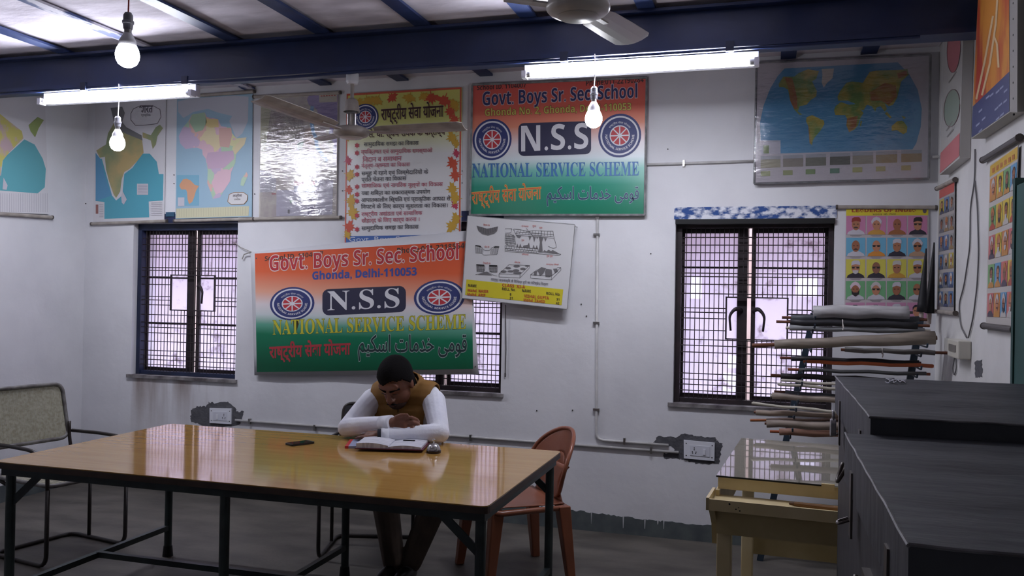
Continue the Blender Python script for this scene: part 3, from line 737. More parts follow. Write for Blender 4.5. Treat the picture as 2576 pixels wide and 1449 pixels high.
# --- tilted diagram board
PK_ = back(WALL_Y-.085)
t = thing('diagram_board', 'white tilted diagram board of cave and karst drawings over a yellow name strip', 'board', PK_(1300, 770))
Z3 = lambda pts: zs(1160, 540, 5.797, pts)
Q = Z3([(100, 20), (1655, 150), (1540, 1375), (15, 1215)])
sheet('panel', t, PK_, Q, mat('diagram_white', (206, 206, 208), rough=.35), .03)
bm = bm_new(); q3 = [PK_(x, y, -.005) for x, y in Q]
for a, b in zip(q3, q3[1:]+q3[:1]): tube(bm, [a, b], .005, seg=6)
obj('edge_strip', bm, M_FRAME, t)
flat('yellow_strip', t, PK_, [Z3([(78, 945), (1490, 1090), (1465, 1320), (58, 1170)])], ink((216, 200, 30)), 2)
G1, LN = ink((104, 102, 104)), ink((48, 46, 48))
flat('shaded_drawing', t, PK_, [Z3(p) for p in (
    [(225, 160), (300, 180), (380, 205), (460, 190), (540, 170), (525, 240), (480, 280), (390, 305), (310, 285), (255, 240)],
    [(800, 300), (880, 308), (855, 345), (830, 335), (815, 325)], [(980, 312), (1025, 318), (1000, 380)], [(1045, 320), (1090, 325), (1065, 405)], [(1095, 325), (1125, 328), (1108, 360)],
    [(1130, 320), (1200, 335), (1180, 400), (1190, 540), (1130, 540), (1150, 400)], [(1205, 338), (1250, 345), (1230, 395), (1215, 350)],
    [(895, 480), (910, 450), (970, 440), (990, 405), (1005, 480)], [(805, 470), (820, 420), (835, 470)], [(845, 475), (862, 420), (885, 478)], [(1040, 480), (1060, 435), (1075, 490)], [(1085, 490), (1105, 440), (1120, 500)],
    [(1195, 540), (1215, 515), (1245, 535), (1275, 510), (1310, 530), (1335, 515), (1430, 565), (1300, 555)], [(240, 875), (375, 832), (450, 885)],
    [(1105, 810), (1170, 765), (1240, 780), (1200, 860), (1150, 900), (1130, 840)], [(1240, 790), (1320, 800), (1330, 880), (1290, 910), (1230, 905), (1225, 830)], [(1340, 790), (1400, 785), (1410, 830), (1370, 855)], [(1060, 830), (1110, 820), (1100, 890), (1065, 885)])]
    + [ell(1160+cx/5.797, 540+cy/5.797, rx/5.797, ry/5.797, 14) for cx, cy, rx, ry in ((690, 780, 40, 16), (810, 750, 48, 18), (900, 790, 40, 18), (620, 830, 45, 18), (720, 826, 45, 16), (800, 815, 50, 20), (820, 848, 62, 18), (960, 748, 30, 10))], G1, 3)
lines = [[(210, 445), (280, 455), (330, 510), (350, 522), (410, 522), (450, 480), (490, 460), (555, 465)], [(210, 445), (212, 560), (300, 560), (330, 590), (430, 585), (520, 580), (555, 465)],
    [(220, 727), (335, 733), (350, 780), (330, 835), (235, 830), (225, 727)], [(410, 740), (525, 742), (525, 840), (440, 840), (410, 800), (410, 740)], [(210, 875), (375, 832), (480, 885), (525, 895)],
    [(640, 205), (740, 205), (725, 265), (640, 270)], [(765, 210), (850, 215), (980, 245), (1050, 230), (1230, 240), (1340, 240), (1355, 340), (1380, 420), (1390, 480), (1340, 490), (1270, 460)], [(765, 215), (805, 300), (1130, 320), (1355, 345)], [(640, 290), (700, 280), (780, 310), (795, 440), (700, 450), (645, 420), (640, 290)],
    [(640, 450), (800, 470), (1120, 500), (1130, 545), (1455, 575), (1440, 592), (640, 535), (640, 450)], [(640, 490), (1120, 530)], [(640, 512), (1130, 560)], [(800, 250), (1345, 290)], [(790, 275), (1340, 320)],
    [(553, 862), (700, 728), (998, 740), (860, 870), (553, 862), (553, 908), (858, 922), (860, 870)], [(858, 922), (998, 775), (998, 740)], [(1012, 875), (1110, 800)], [(1012, 875), (1012, 925), (1318, 947), (1318, 895), (1012, 875)], [(1318, 947), (1455, 810), (1455, 770), (1318, 895)], [(945, 195), (1055, 320)], [(1165, 225), (1165, 325)], [(1455, 770), (1400, 770)]]
for k in range(11): lines.append([(245+k*27, 175+22*sin(k/10*pi)), (258+k*24, 235+45*sin(k/10*pi))])
for k in range(7): lines += [[(655+k*18, 290+6*(k % 2)), (665+k*18, 440)], [(230+k*14, 470+k*5), (225+k*15, 555)], [(440+k*15, 500-k*4), (430+k*16, 575)], [(235+k*15, 735), (240+k*15, 830)], [(420+k*15, 745), (425+k*15, 838)]]
for k in range(4): lines += [[(645, 315+k*30), (790, 325+k*30)], [(228, 750+k*22), (345, 755+k*22)], [(412, 760+k*22), (525, 765+k*22)]]
for k in range(12): lines += [[(660+k*38, 455+k*4), (660+k*38, 490+k*4)], [(680+k*38, 494+k*4), (680+k*38, 514+k*4)], [(830+k*43, 225+k*2), (828+k*43, 252+k*3)], [(810+k*45, 254+k*3), (808+k*45, 278+k*4)]]
flat('line_drawing', t, PK_, stroke_polys([Z3(l) for l in lines], .75), LN, 4)
flat('dark_ground_line', t, PK_, stroke_polys([Z3(l) for l in ([(210, 450), (265, 458), (285, 475)], [(480, 480), (505, 468), (555, 470)], [(222, 730), (335, 738)], [(412, 742), (525, 746)])], 3), ink((30, 30, 32)), 5)
R2, B2 = ink((190, 52, 40)), ink((52, 40, 30))
def kt(s, x0, y0, x1, y1, h, M, **k): text(t, PK_, s, *Z3([(x0, y0), (x1, y1)]), h/5.797, M, lay=5, **k)
kt(bold('NAME'), 103, 1050, 225, 1060, 40, B2); kt(bold('CLASS  XI-A'), 600, 1050, 933, 1078, 46, R2); kt(bold('ROLL No.'), 598, 1100, 795, 1117, 40, B2); kt(bold('NAME'), 890, 1126, 1018, 1137, 40, B2); kt(bold('ROLL No.'), 1243, 1165, 1445, 1182, 40, B2)
kt(bold('Mohd. NASIR'), 98, 1122, 398, 1142, 44, R2); kt(bold('Mohd. ARIF'), 92, 1180, 355, 1196, 44, R2); kt(bold('8'), 710, 1180, 733, 1182, 36, B2); kt(bold('21'), 706, 1235, 752, 1238, 36, B2)
kt(bold('VISHAL GUPTA'), 918, 1205, 1280, 1240, 46, R2); kt(bold('Mohd. ZAHID'), 912, 1262, 1222, 1290, 46, R2); kt(bold('31'), 1390, 1252, 1434, 1256, 36, B2); kt(bold('42'), 1382, 1306, 1432, 1310, 36, B2)
kt(devan('कार्स्ट स्थलाकृति के विभिन्न रूपों का परिच्छेद चित्रण'), 435, 975, 1270, 1050, 62, ink((50, 46, 60)))
for s, x0, y0, x1, y1 in (('विलय रंध', 325, 165, 418, 168), ('स्टैलेक्टाइट', 880, 185, 985, 190), ('गुफा', 1040, 190, 1095, 192), ('स्तम्भ', 1140, 213, 1185, 215), ('घोल रंध', 340, 483, 412, 485), ('गुफा', 880, 395, 920, 397), ('स्टैलेग्माइट', 885, 595, 985, 600), ('गुफा मुख', 1245, 625, 1335, 630), ('निपाती रंध', 320, 720, 428, 724), ('घोल रंध', 780, 708, 860, 712), ('कार्स्ट विंडो', 1240, 740, 1425, 748)):
    kt(devan(s), x0, y0, x1, y1, 34, R2)
bm = bm_new(); p = PK_(*Z3([(1660, 170)])[0]); cyl(bm, p+Vector((0, -.006, 0)), p+Vector((0, .07, 0)), .004, seg=6); obj('hanging_nail', bm, M_METAL, t)

bm = bm_new(); tube(bm, [PK_(1272, 767), onY(1272, 790, WALL_Y-.012), onY(1273, 880, WALL_Y-.008), onY(1271, 942, WALL_Y-.008)], .003, seg=6); cyl(bm, onY(1271, 938, WALL_Y-.008), onY(1271, 948, WALL_Y-.008), .005, seg=6)
obj('hanging_string', bm, mat('dark_cord', (60, 56, 56), rough=.7), t)
# ------------------------------------------------------------------ wall maps
PM = back(WALL_Y-.012)
Z5 = lambda pts: zs(0, 220, 3.903, pts)
def rods(t, pl, a0, a1, b0, b1, r=.012, M=None, ends=True):
    for nm, p, q in (('top_rod', a0, a1), ('bottom_rod', b0, b1)):
        if p is None: continue
        P, Q = pl(p[0], p[1], .004), pl(q[0], q[1], .004)
        bm = bm_new(); cyl(bm, P, Q, r, seg=12); o = obj(nm, bm, M or M_ROD, t)
        d = (Q-P).normalized()*.012
        if ends:
            for e0, e1 in ((P-d, P), (Q, Q+d)):
                bm = bm_new(); cyl(bm, e0, e1, r*1.15, seg=12); obj('rod_end', bm, M_WOOD_D, o)
SEA = ink((104, 176, 196)); PALE = ink((206, 204, 214)); CREAM = ink((214, 210, 180))
# physical map of India on the back wall
t = thing('wall_map', 'physical map of India with turquoise seas behind the small left bulb', 'wall map', PM(330, 560), 'wall maps')
sheet('map_sheet', t, PM, Z5([(935, 95), (1630, 75), (1612, 1305), (915, 1322)]), M_PAPER, .003)
flat('sea_print', t, PM, [Z5([(940, 700), (1000, 700), (1100, 1060), (1140, 1110), (1200, 1060), (1220, 850), (1300, 790), (1400, 650), (1470, 650), (1540, 730), (1560, 850), (1605, 850), (1600, 1110), (1460, 1120), (1465, 1275), (1025, 1290), (1025, 1125), (938, 1115)])], ink((78, 168, 190)), 1)
flat('far_sea_print', t, PM, [Z5([(938, 640), (985, 700), (1060, 960), (1100, 1060), (940, 1115)])], ink((86, 152, 196)), 2)
M_IND = mat('relief_tints', (190, 168, 118), rough=.5, col2=(140, 152, 116), scale=3.2, lo=.42, hi=.6)
flat('land_print', t, PM, [Z5([(1085, 200), (1200, 190), (1225, 250), (1200, 340), (1240, 390), (1390, 470), (1410, 640), (1350, 720), (1270, 800), (1220, 830), (1195, 900), (1180, 1020), (1140, 1085), (1115, 1050), (1070, 920), (1040, 800), (1030, 680), (980, 690), (945, 620), (990, 590), (1040, 560), (1060, 450), (1130, 330)]), Z5([(1400, 440), (1480, 470), (1530, 390), (1570, 365), (1600, 400), (1545, 480), (1530, 560), (1500, 605), (1480, 520), (1400, 490)])], M_IND, 3)
flat('mountain_print', t, PM, [Z5([(1085, 200), (1200, 190), (1225, 250), (1200, 340), (1240, 390), (1390, 470), (1400, 520), (1250, 460), (1130, 400), (1110, 300)])], ink((118, 118, 120)), 4)
flat('island_print', t, PM, [Z5([(1205, 1020), (1245, 1100), (1215, 1150), (1195, 1130), (1190, 1060)]), Z5(rect(1345, 945, 1455, 1055))], PALE, 4)
cart = Z5([(1310, 210), (1380, 178), (1500, 178), (1570, 215), (1580, 290), (1545, 355), (1470, 365), (1400, 372), (1330, 372), (1285, 320), (1285, 255)])
flat('title_frame', t, PM, stroke_polys([cart+cart[:1]], 1.5), ink((110, 98, 104)), 3)
text(t, PM, devan('भारत'), *Z5([(1370, 250), (1500, 245)]), 17, ink((76, 70, 84)), bold_w=.02); text(t, PM, devan('प्राकृतिक'), *Z5([(1385, 292), (1480, 290)]), 9, ink((90, 84, 96)))
flat('legend_print', t, PM, [Z5(rect(940, 1150, 965, 1240))], ink((150, 96, 90)), 2)
flat('legend_lines', t, PM, stroke_polys([Z5([(1485, 1135+k*17), (1590, 1133+k*17)]) for k in range(8)]+[Z5([(975, 1150+k*17), (1015, 1150+k*17)]) for k in range(8)]+[Z5([(1355, 960+k*15), (1448, 958+k*15)]) for k in range(6)], .8), ink((150, 146, 160)), 5)
rods(t, PM, Z5([(925, 85)])[0], Z5([(1640, 68)])[0], Z5([(905, 1340)])[0], Z5([(1630, 1312)])[0])

# political map of Africa
t = thing('wall_map', 'political map of Africa in pastel colours above the left window', 'wall map', PM(540, 555), 'wall maps')
sheet('map_sheet', t, PM, Z5([(1738, 110), (2480, 62), (2472, 1270), (1722, 1290)]), ink((158, 192, 214)), .003)
flat('pale_land_print', t, PM, [Z5([(1745, 140), (1850, 110), (2300, 80), (2440, 90), (2435, 330), (2380, 450), (2320, 500), (2250, 330), (2280, 280), (2150, 250), (2040, 210), (1900, 240), (1800, 300), (1750, 240)])], ink((198, 200, 212)), 1)
AFR = [(1885, 265), (2010, 245), (2030, 290), (2140, 310), (2170, 380), (2270, 395), (2280, 450), (2320, 500), (2420, 490), (2400, 560), (2320, 650), (2310, 740), (2270, 830), (2260, 920), (2200, 1010), (2160, 1080), (2090, 1095), (2070, 1030), (2035, 940), (2040, 820), (2020, 700), (1990, 660), (1985, 610), (1930, 590), (1820, 605), (1770, 550), (1755, 480), (1790, 400), (1850, 330)]
M_AFR = cells_mat('country_tints', [(206, 176, 200), (178, 204, 176), (220, 206, 168), (218, 180, 172), (196, 176, 200), (216, 212, 164), (180, 206, 180), (218, 184, 196)], 8)
flat('continent_print', t, PM, [Z5(AFR), Z5([(2420, 830), (2435, 860), (2390, 970), (2360, 960), (2370, 900)])], M_AFR, 2)
flat('country_print', t, PM, [Z5([(1885, 265), (2010, 245), (2030, 340), (1990, 420), (1920, 440), (1860, 340)])], ink((172, 200, 168)), 3)
flat('country_print', t, PM, [Z5([(2022, 305), (2140, 312), (2148, 390), (2060, 395), (2018, 372)])], ink((230, 206, 140)), 3)
flat('country_print', t, PM, [Z5([(2150, 400), (2270, 398), (2278, 470), (2250, 590), (2160, 580), (2150, 480)])], ink((220, 176, 166)), 3)
flat('country_print', t, PM, [Z5([(2040, 640), (2290, 620), (2300, 700), (2200, 790), (2040, 800), (2025, 700)])], ink((208, 174, 200)), 3)
INS = [(1885, 265), (2010, 245), (2140, 310), (2280, 450), (2420, 490), (2320, 650), (2270, 830), (2200, 1010), (2090, 1095), (2035, 940), (2020, 700), (1985, 610), (1820, 605), (1755, 480), (1790, 400)]
flat('inset_ground', t, PM, [Z5(rect(1735, 860, 1955, 1160))], ink((120, 180, 208)), 2)
flat('inset_print', t, PM, [[(Z5([(1760+(x-1755)*.29, 895+(y-245)*.295)])[0]) for x, y in INS]], ink((222, 160, 120)), 3)
flat('inset_key', t, PM, [Z5(rect(1745, 1080, 1810, 1165))], PALE, 4)
cart = Z5([(2250, 1050), (2300, 1030), (2390, 1030), (2430, 1060), (2425, 1110), (2395, 1145), (2270, 1150), (2235, 1120)])
flat('title_ground', t, PM, [cart], ink((222, 220, 222)), 4); flat('title_frame', t, PM, stroke_polys([cart+cart[:1]], 1.5), ink((150, 110, 70)), 5)
text(t, PM, devan('अफ्रीका'), *Z5([(2285, 1085), (2375, 1080)]), 10, ink((60, 50, 60)), lay=5, bold_w=.02)
text(t, PM, devan('राजनैतिक'), *Z5([(2300, 1108), (2360, 1106)]), 5, ink((60, 50, 60)), lay=5)
flat('legend_strip', t, PM, [Z5([(1728, 1190), (2445, 1165), (2440, 1262), (1725, 1285)])], ink((216, 212, 176)), 2)
flat('legend_lines', t, PM, stroke_polys([Z5([(1735+k*24, 1195-k*.8), (1735+k*24, 1275-k*.8)]) for k in range(29)], .6), ink((180, 176, 146)), 3)
rods(t, PM, Z5([(1735, 95)])[0], Z5([(2490, 40)])[0], Z5([(1720, 1310)])[0], Z5([(2485, 1292)])[0])
wallpeg = tag(boxo('blue_hook_plate', tuple(PM(417, 541)+Vector((0, 0, -.012))), tuple(PM(438, 541)+Vector((0, .012, .022))), mat('teal_plate', (44, 84, 110), rough=.6)), 'small dark blue plate between the India map and the Africa map', 'plate')

# city map under crinkled plastic
Z6 = lambda pts: zs(640, 230, 4.391, pts)
t = thing('wall_map', 'beige city map under shiny crinkled plastic behind the far fan', 'wall map', PM(750, 550), 'wall maps')
sheet('map_sheet', t, PM, Z6([(72, 72), (925, 35), (905, 1378), (50, 1392)]), mat('city_map_ground', (206, 200, 186), rough=.5, col2=(188, 176, 172), scale=14, detail=9, lo=.4, hi=.6), .003)
flat('margin_print', t, PM, [Z6([(74, 75), (200, 70), (120, 650), (115, 870), (66, 870)])], ink((216, 214, 180)), 1)
flat('province_print', t, PM, [Z6([(600, 48), (920, 38), (908, 765), (865, 762), (875, 570), (820, 500), (840, 350), (720, 300), (690, 200), (640, 160), (600, 150), (580, 90)])], ink((160, 144, 196)), 1)
flat('district_print', t, PM, [Z6([(560, 420), (640, 380), (670, 480), (665, 650), (560, 680), (520, 600)])], ink((196, 168, 150)), 1)
flat('river_print', t, PM, stroke_polys([Z6([(640, 160), (628, 250), (632, 350), (650, 450), (680, 520), (690, 620), (740, 680), (800, 770)])], 9), ink((128, 180, 220)), 2)
flat('park_print', t, PM, [Z6([(480, 570), (550, 550), (530, 620), (490, 645), (460, 620)]), Z6([(385, 1200), (440, 1200), (400, 1240)])], ink((120, 164, 130)), 2)
flat('inset_print', t, PM, [Z6([(60, 870), (160, 880), (240, 960), (235, 1110), (58, 1115)])], ink((196, 194, 200)), 2)
flat('inset_print', t, PM, [Z6([(245, 1090), (660, 1090), (665, 1370), (240, 1380)]), Z6([(670, 980), (870, 980), (860, 1360), (670, 1365)])], ink((200, 196, 212)), 2)
for q, c in (((436, 990, 550, 1035), (170, 70, 84)), ((556, 990, 670, 1030), (190, 60, 72)), ((436, 1045, 550, 1112), (150, 160, 190)), ((556, 1042, 668, 1110), (110, 160, 200)), ((590, 1172, 668, 1248), (180, 176, 196)), ((588, 1265, 666, 1362), (96, 80, 130)), ((190, 1125, 238, 1138), (180, 60, 60)), ((368, 1305, 390, 1350), (96, 92, 96))):
    flat('photo_print', t, PM, [Z6(rect(*q))], ink(c), 3)
flat('title_ground', t, PM, [Z6(rect(715, 42, 912, 122, -.04))], ink((216, 210, 184)), 3)
flat('title_print', t, PM, [Z6(rect(732+k*29, 46-k*1.4, 732+k*29+20, 56-k*1.4)) for k in range(6)], ink((176, 40, 40)), 4)
flat('street_lines', t, PM, stroke_polys([Z6([(80+random.uniform(0, 500), 120+random.uniform(0, 700)), (180+random.uniform(0, 500), 120+random.uniform(0, 700))]) for k in range(60)], .5), ink((168, 158, 150)), 2)
sheet('plastic_cover', t, back(WALL_Y-.02), Z6([(75, 80), (920, 45), (900, 1375), (55, 1388)]), M_CLEAR, .0006)
rods(t, PM, Z6([(0, 60)])[0], Z6([(940, 12)])[0], Z6([(0, 1408)])[0], Z6([(945, 1392)])[0])

# map on the left wall
PLW = left(WALL_L+.012)
t = thing('wall_map', 'map with yellow land and turquoise bay on the left side wall', 'wall map', PLW(60, 548), 'wall maps')
sheet('map_sheet', t, PLW, Z5([(-260, 60), (440, 90), (480, 1245), (-200, 1215)]), M_PAPER, .003)
flat('sea_print', t, PLW, [Z5([(30, 700), (240, 510), (340, 560), (420, 700), (450, 800), (440, 980), (370, 1040), (-150, 1000), (-150, 880), (10, 865)])], ink((92, 174, 186)), 1)
flat('land_print', t, PLW, [Z5([(-200, 250), (0, 260), (215, 430), (230, 500), (90, 640), (25, 720), (5, 865), (-150, 880)])], mat('state_tints', (200, 192, 110), rough=.5, col2=(194, 170, 174), scale=7, lo=.5, hi=.56), 2)
flat('land_print', t, PLW, [Z5([(280, 370), (370, 290), (430, 320), (380, 400), (345, 490), (300, 430)])], ink((150, 168, 96)), 2)
flat('island_print', t, PLW, [Z5([(35, 885), (75, 960), (65, 1005), (25, 1000)])], PALE, 3)
flat('legend_lines', t, PLW, stroke_polys([Z5([(-150+k*22, 1040), (-150+k*22, 1225)]) for k in range(29)], .7), ink((170, 168, 180)), 2)
rods(t, PLW, None, None, Z5([(-220, 1225)])[0], Z5([(505, 1275)])[0], r=.013)

# world map under plastic
PW = back(WALL_Y-.035)
Z7 = lambda pts: zs(1860, 60, 2.898, pts)
t = thing('wall_map', 'large world map under creased clear plastic in the right corner of the back wall', 'wall map', PW(2115, 460), 'wall maps')
sheet('map_board', t, PW, Z7([(125, 285), (1392, 225), (1380, 1128), (108, 1165)]), mat('world_map_paper', (206, 200, 204), rough=.5), .028)
flat('sea_print', t, PW, [Z7([(330, 325), (1155, 280), (1240, 370), (1300, 480), (1330, 620), (1322, 750), (1290, 870), (1262, 915), (300, 945), (300, 850), (155, 850), (150, 720), (175, 600), (225, 470), (280, 380)])], mat('sea_tints', (100, 164, 202), rough=.5, col2=(86, 148, 190), scale=4), 1)
M_WORLD = mat('relief_world', (126, 158, 84), rough=.5, col2=(196, 176, 80), scale=9, lo=.42, hi=.58)
M_WORLD2 = mat('relief_world_brown', (172, 112, 66), rough=.5, col2=(188, 164, 84), scale=10, lo=.45, hi=.65)
flat('land_print', t, PW, [Z7(p) for p in (
    [(285, 440), (320, 385), (400, 385), (430, 360), (500, 330), (580, 345), (560, 400), (530, 420), (565, 490), (560, 530), (520, 555), (490, 590), (440, 600), (425, 640), (460, 660), (440, 665), (400, 625), (370, 560), (355, 480), (320, 460), (290, 460)],
    [(490, 680), (530, 665), (615, 705), (620, 730), (590, 780), (555, 820), (535, 850), (530, 885), (512, 870), (515, 800), (500, 740), (485, 710)],
    [(700, 600), (740, 570), (800, 590), (850, 585), (880, 620), (905, 650), (880, 690), (865, 740), (840, 770), (800, 790), (780, 740), (785, 690), (770, 665), (700, 665), (690, 630)],
    [(720, 560), (715, 530), (735, 490), (780, 430), (820, 420), (900, 430), (950, 350), (1010, 340), (1170, 335), (1225, 330), (1235, 370), (1180, 420), (1165, 480), (1150, 540), (1120, 590), (1090, 600), (1060, 580), (1075, 620), (1060, 640), (1030, 600), (1000, 610), (990, 640), (965, 600), (930, 590), (905, 630), (870, 620), (840, 580), (790, 560), (750, 560)],
    [(1110, 745), (1150, 710), (1185, 705), (1200, 715), (1225, 750), (1220, 790), (1195, 805), (1150, 775), (1110, 780)], [(1075, 640), (1110, 680), (1100, 690), (1060, 655)], [(1180, 670), (1215, 680), (1200, 695)], [(885, 705), (895, 710), (885, 750), (878, 740)])], M_WORLD, 2)
flat('highland_print', t, PW, [Z7(p) for p in ([(330, 390), (385, 395), (400, 450), (420, 540), (425, 620), (400, 620), (370, 560), (360, 480)], [(500, 700), (512, 780), (525, 880), (512, 870), (505, 780)], [(950, 500), (1060, 430), (1140, 450), (1150, 530), (1090, 590), (1030, 560), (960, 560)], [(785, 690), (865, 670), (850, 750), (800, 788), (780, 740)], [(1150, 360), (1220, 340), (1225, 370), (1160, 400)])], M_WORLD2, 3)
flat('ice_print', t, PW, [Z7([(600, 330), (690, 325), (680, 395), (640, 430), (615, 465), (600, 430), (605, 370)])], ink((214, 206, 190)), 3)
for k, (x0, x1) in enumerate(((155, 300), (318, 465), (483, 632), (660, 808), (825, 975), (995, 1150), (1180, 1330))):
    y = 985-k*7; c = [(176, 170, 140), (150, 142, 128), (122, 124, 108), (96, 98, 84), (160, 152, 130), (164, 146, 104), (172, 142, 96)][k]
    flat('scene_print', t, PW, [Z7(rect(x0, y-20, x1, y+66, -.03))], ink(c), 2)
    flat('scene_sky_print', t, PW, [Z7(rect(x0, y-20, x1, y+5, -.03))], ink((176, 178, 186)), 3)
    flat('key_print', t, PW, [Z7(rect(x0, y+90, x0+70, y+126, -.03))], ink([(170, 176, 120), (160, 168, 110), (128, 156, 96), (96, 140, 112), (186, 182, 110), (190, 180, 110), (196, 176, 110)][k]), 2)
flat('key_print', t, PW, [Z7(rect(175, 885, 215, 945))], ink((128, 150, 84)), 3); flat('key_ground', t, PW, [Z7(rect(155, 855, 300, 950))], PALE, 2)
sheet('plastic_cover', t, back(WALL_Y-.045), Z7([(120, 280), (1396, 220), (1384, 1132), (104, 1172)]), M_CLEAR, .0006)
for nm, a, b in (('edge_strip', (125, 285), (108, 1165)), ('edge_strip', (108, 1165), (1380, 1128)), ('edge_strip', (1380, 1128), (1392, 225)), ('edge_strip', (1392, 225), (125, 285))):
    bm = bm_new(); tube(bm, [PW(*Z7([a])[0]), PW(*Z7([b])[0])], .007, seg=6); obj(nm, bm, M_FRAME, t)

# ------------------------------------------------------------------ portrait posters
SKIN = [(176, 112, 78), (160, 96, 66), (196, 130, 96), (146, 92, 70)]
def portrait(t, pl, cell, bg, skin, hat, cloth, extra, lay=2):
    """cell: four corners of the small picture"""
    def m(u, v):
        (x0, y0), (x1, y1), (x2, y2), (x3, y3) = cell
        return ((x0*(1-u)+x1*u)*(1-v)+(x3*(1-u)+x2*u)*v, (y0*(1-u)+y1*u)*(1-v)+(y3*(1-u)+y2*u)*v)
    def mp(pts): return [m(u, v) for u, v in pts]
    flat('picture_ground', t, pl, [mp([(0, 0), (1, 0), (1, 1), (0, 1)])], ink(bg), lay)
    flat('shoulders_print', t, pl, [mp([(.04, 1), (.1, .86), (.3, .76), (.42, .7), (.6, .7), (.75, .77), (.92, .87), (.97, 1)])], ink(cloth), lay+1)
    flat('face_print', t, pl, [mp([(.5+.21*cos(a), .46+.31*sin(a)) for a in [k*2*pi/18 for k in range(18)]])], ink(skin), lay+2)
    if hat:
        kind, c = hat
        shp = {'cap': [(.27, .34), (.3, .14), (.42, .06), (.66, .06), (.74, .16), (.74, .32), (.5, .26)], 'turban': [(.26, .46), (.22, .28), (.34, .1), (.5, .03), (.66, .1), (.78, .28), (.74, .46), (.62, .28), (.5, .22), (.38, .28)], 'hair': [(.28, .42), (.28, .24), (.4, .12), (.6, .12), (.72, .24), (.72, .42), (.64, .26), (.5, .22), (.36, .26)]}[kind]
        flat('headwear_print', t, pl, [mp(shp)], ink(c), lay+3)
    if 'g' in extra:
        flat('glasses_print', t, pl, [mp([(.3, .4), (.46, .4), (.45, .5), (.33, .5)]), mp([(.54, .4), (.7, .4), (.67, .5), (.55, .5)]), mp([(.3, .4), (.7, .4), (.7, .42), (.3, .42)])], ink((40, 34, 34)), lay+3)
    else: flat('eyes_print', t, pl, [mp([(.36, .42), (.45, .42), (.45, .46), (.36, .46)]), mp([(.55, .42), (.64, .42), (.64, .46), (.55, .46)])], ink((60, 40, 34)), lay+3)
    if 'b' in extra: flat('beard_print', t, pl, [mp([(.3, .5), (.4, .62), (.6, .62), (.7, .5), (.68, .72), (.5, .84), (.32, .72)])], ink((40, 34, 36)), lay+3)
    if 'w' in extra: flat('beard_print', t, pl, [mp([(.34, .6), (.5, .58), (.66, .6), (.62, .74), (.5, .8), (.38, .74)])], ink((206, 200, 200)), lay+3)
    if 'm' in extra: flat('moustache_print', t, pl, [mp([(.38, .62), (.5, .57), (.62, .62), (.6, .66), (.4, .66)])], ink((60, 44, 40)), lay+3)
PP = back(WALL_Y-.012)
t = thing('portrait_poster', 'poster headed LEADERS OF INDIA with rows of portraits above the rolled maps', 'poster', PP(2230, 800))
Z8 = lambda pts: zs(2120, 510, 5.175, pts)
sheet('poster_sheet', t, PP, Z8([(45, 55), (1118, 62), (1110, 1560), (20, 1560)]), ink((200, 190, 192)), .003)
flat('heading_strip', t, PP, [Z8([(48, 62), (1115, 70), (1112, 162), (45, 170)])], ink((226, 206, 44)), 1)
text(t, PP, bold('LEADERS OF INDIA'), *Z8([(120, 124), (955, 118)]), 9.5, ink((166, 74, 30)), lay=2, bold_w=.03)
text(t, PP, devan('भारत के नेता'), *Z8([(385, 162), (695, 158)]), 5, ink((70, 66, 60)), lay=2)
flat('crest_print', t, PP, [ell(2120+1066/5.175, 510+105/5.175, 5, 6, 14)], ink((90, 80, 90)), 2)
W_, K_ = (206, 202, 212), (44, 38, 50)
GRID = [[((206, 128, 170), 0, ('cap', (146, 46, 34)), W_, 'm'), ((206, 128, 170), 2, ('turban', W_), (206, 150, 60), ''), ((206, 128, 170), 1, None, (160, 96, 50), ''), ((206, 128, 170), 2, ('cap', (34, 28, 34)), K_, 'g')],
        [((104, 178, 214), 1, None, W_, 'm'), ((104, 178, 214), 2, None, (222, 140, 50), 'g'), ((104, 178, 214), 0, ('cap', W_), K_, ''), ((104, 178, 214), 0, ('turban', W_), (190, 150, 120), 'g')],
        [((222, 210, 80), 2, ('cap', W_), K_, 'gw'), ((222, 210, 80), 3, None, K_, 'g'), ((222, 210, 80), 0, ('cap', (200, 196, 190)), (206, 150, 50), ''), ((222, 210, 80), 0, ('cap', W_), W_, 'g')],
        [((110, 176, 120), 1, ('turban', (226, 200, 214)), W_, 'b'), ((110, 176, 120), 2, ('turban', (206, 196, 196)), W_, 'g'), ((110, 176, 120), 1, ('cap', W_), K_, ''), ((110, 176, 120), 0, None, W_, 'g')],
        [((206, 140, 176), 2, ('hair', K_), K_, ''), ((206, 140, 176), 2, ('hair', K_), W_, ''), ((206, 140, 176), 2, ('cap', W_), W_, ''), ((206, 140, 176), 2, ('hair', K_), W_, '')]]
for r, row in enumerate(GRID):
    y0 = 172+r*282; y1 = y0+242
    for c, (bg, sk, hat, cl, ex) in enumerate(row):
        x0 = 47-r*2.5+c*268; portrait(t, PP, Z8([(x0, y0), (x0+250, y0), (x0+249, y1), (x0-1, y1)]), bg, SKIN[sk], hat, cl, ex)
        flat('caption_print', t, PP, stroke_polys([Z8([(x0+50, y1+12), (x0+200, y1+12)]), Z8([(x0+70, y1+24), (x0+180, y1+24)])], .9), ink((130, 122, 130)), 2)
rods(t, PP, (2108, 521), (2352, 522), None, None, r=.012)

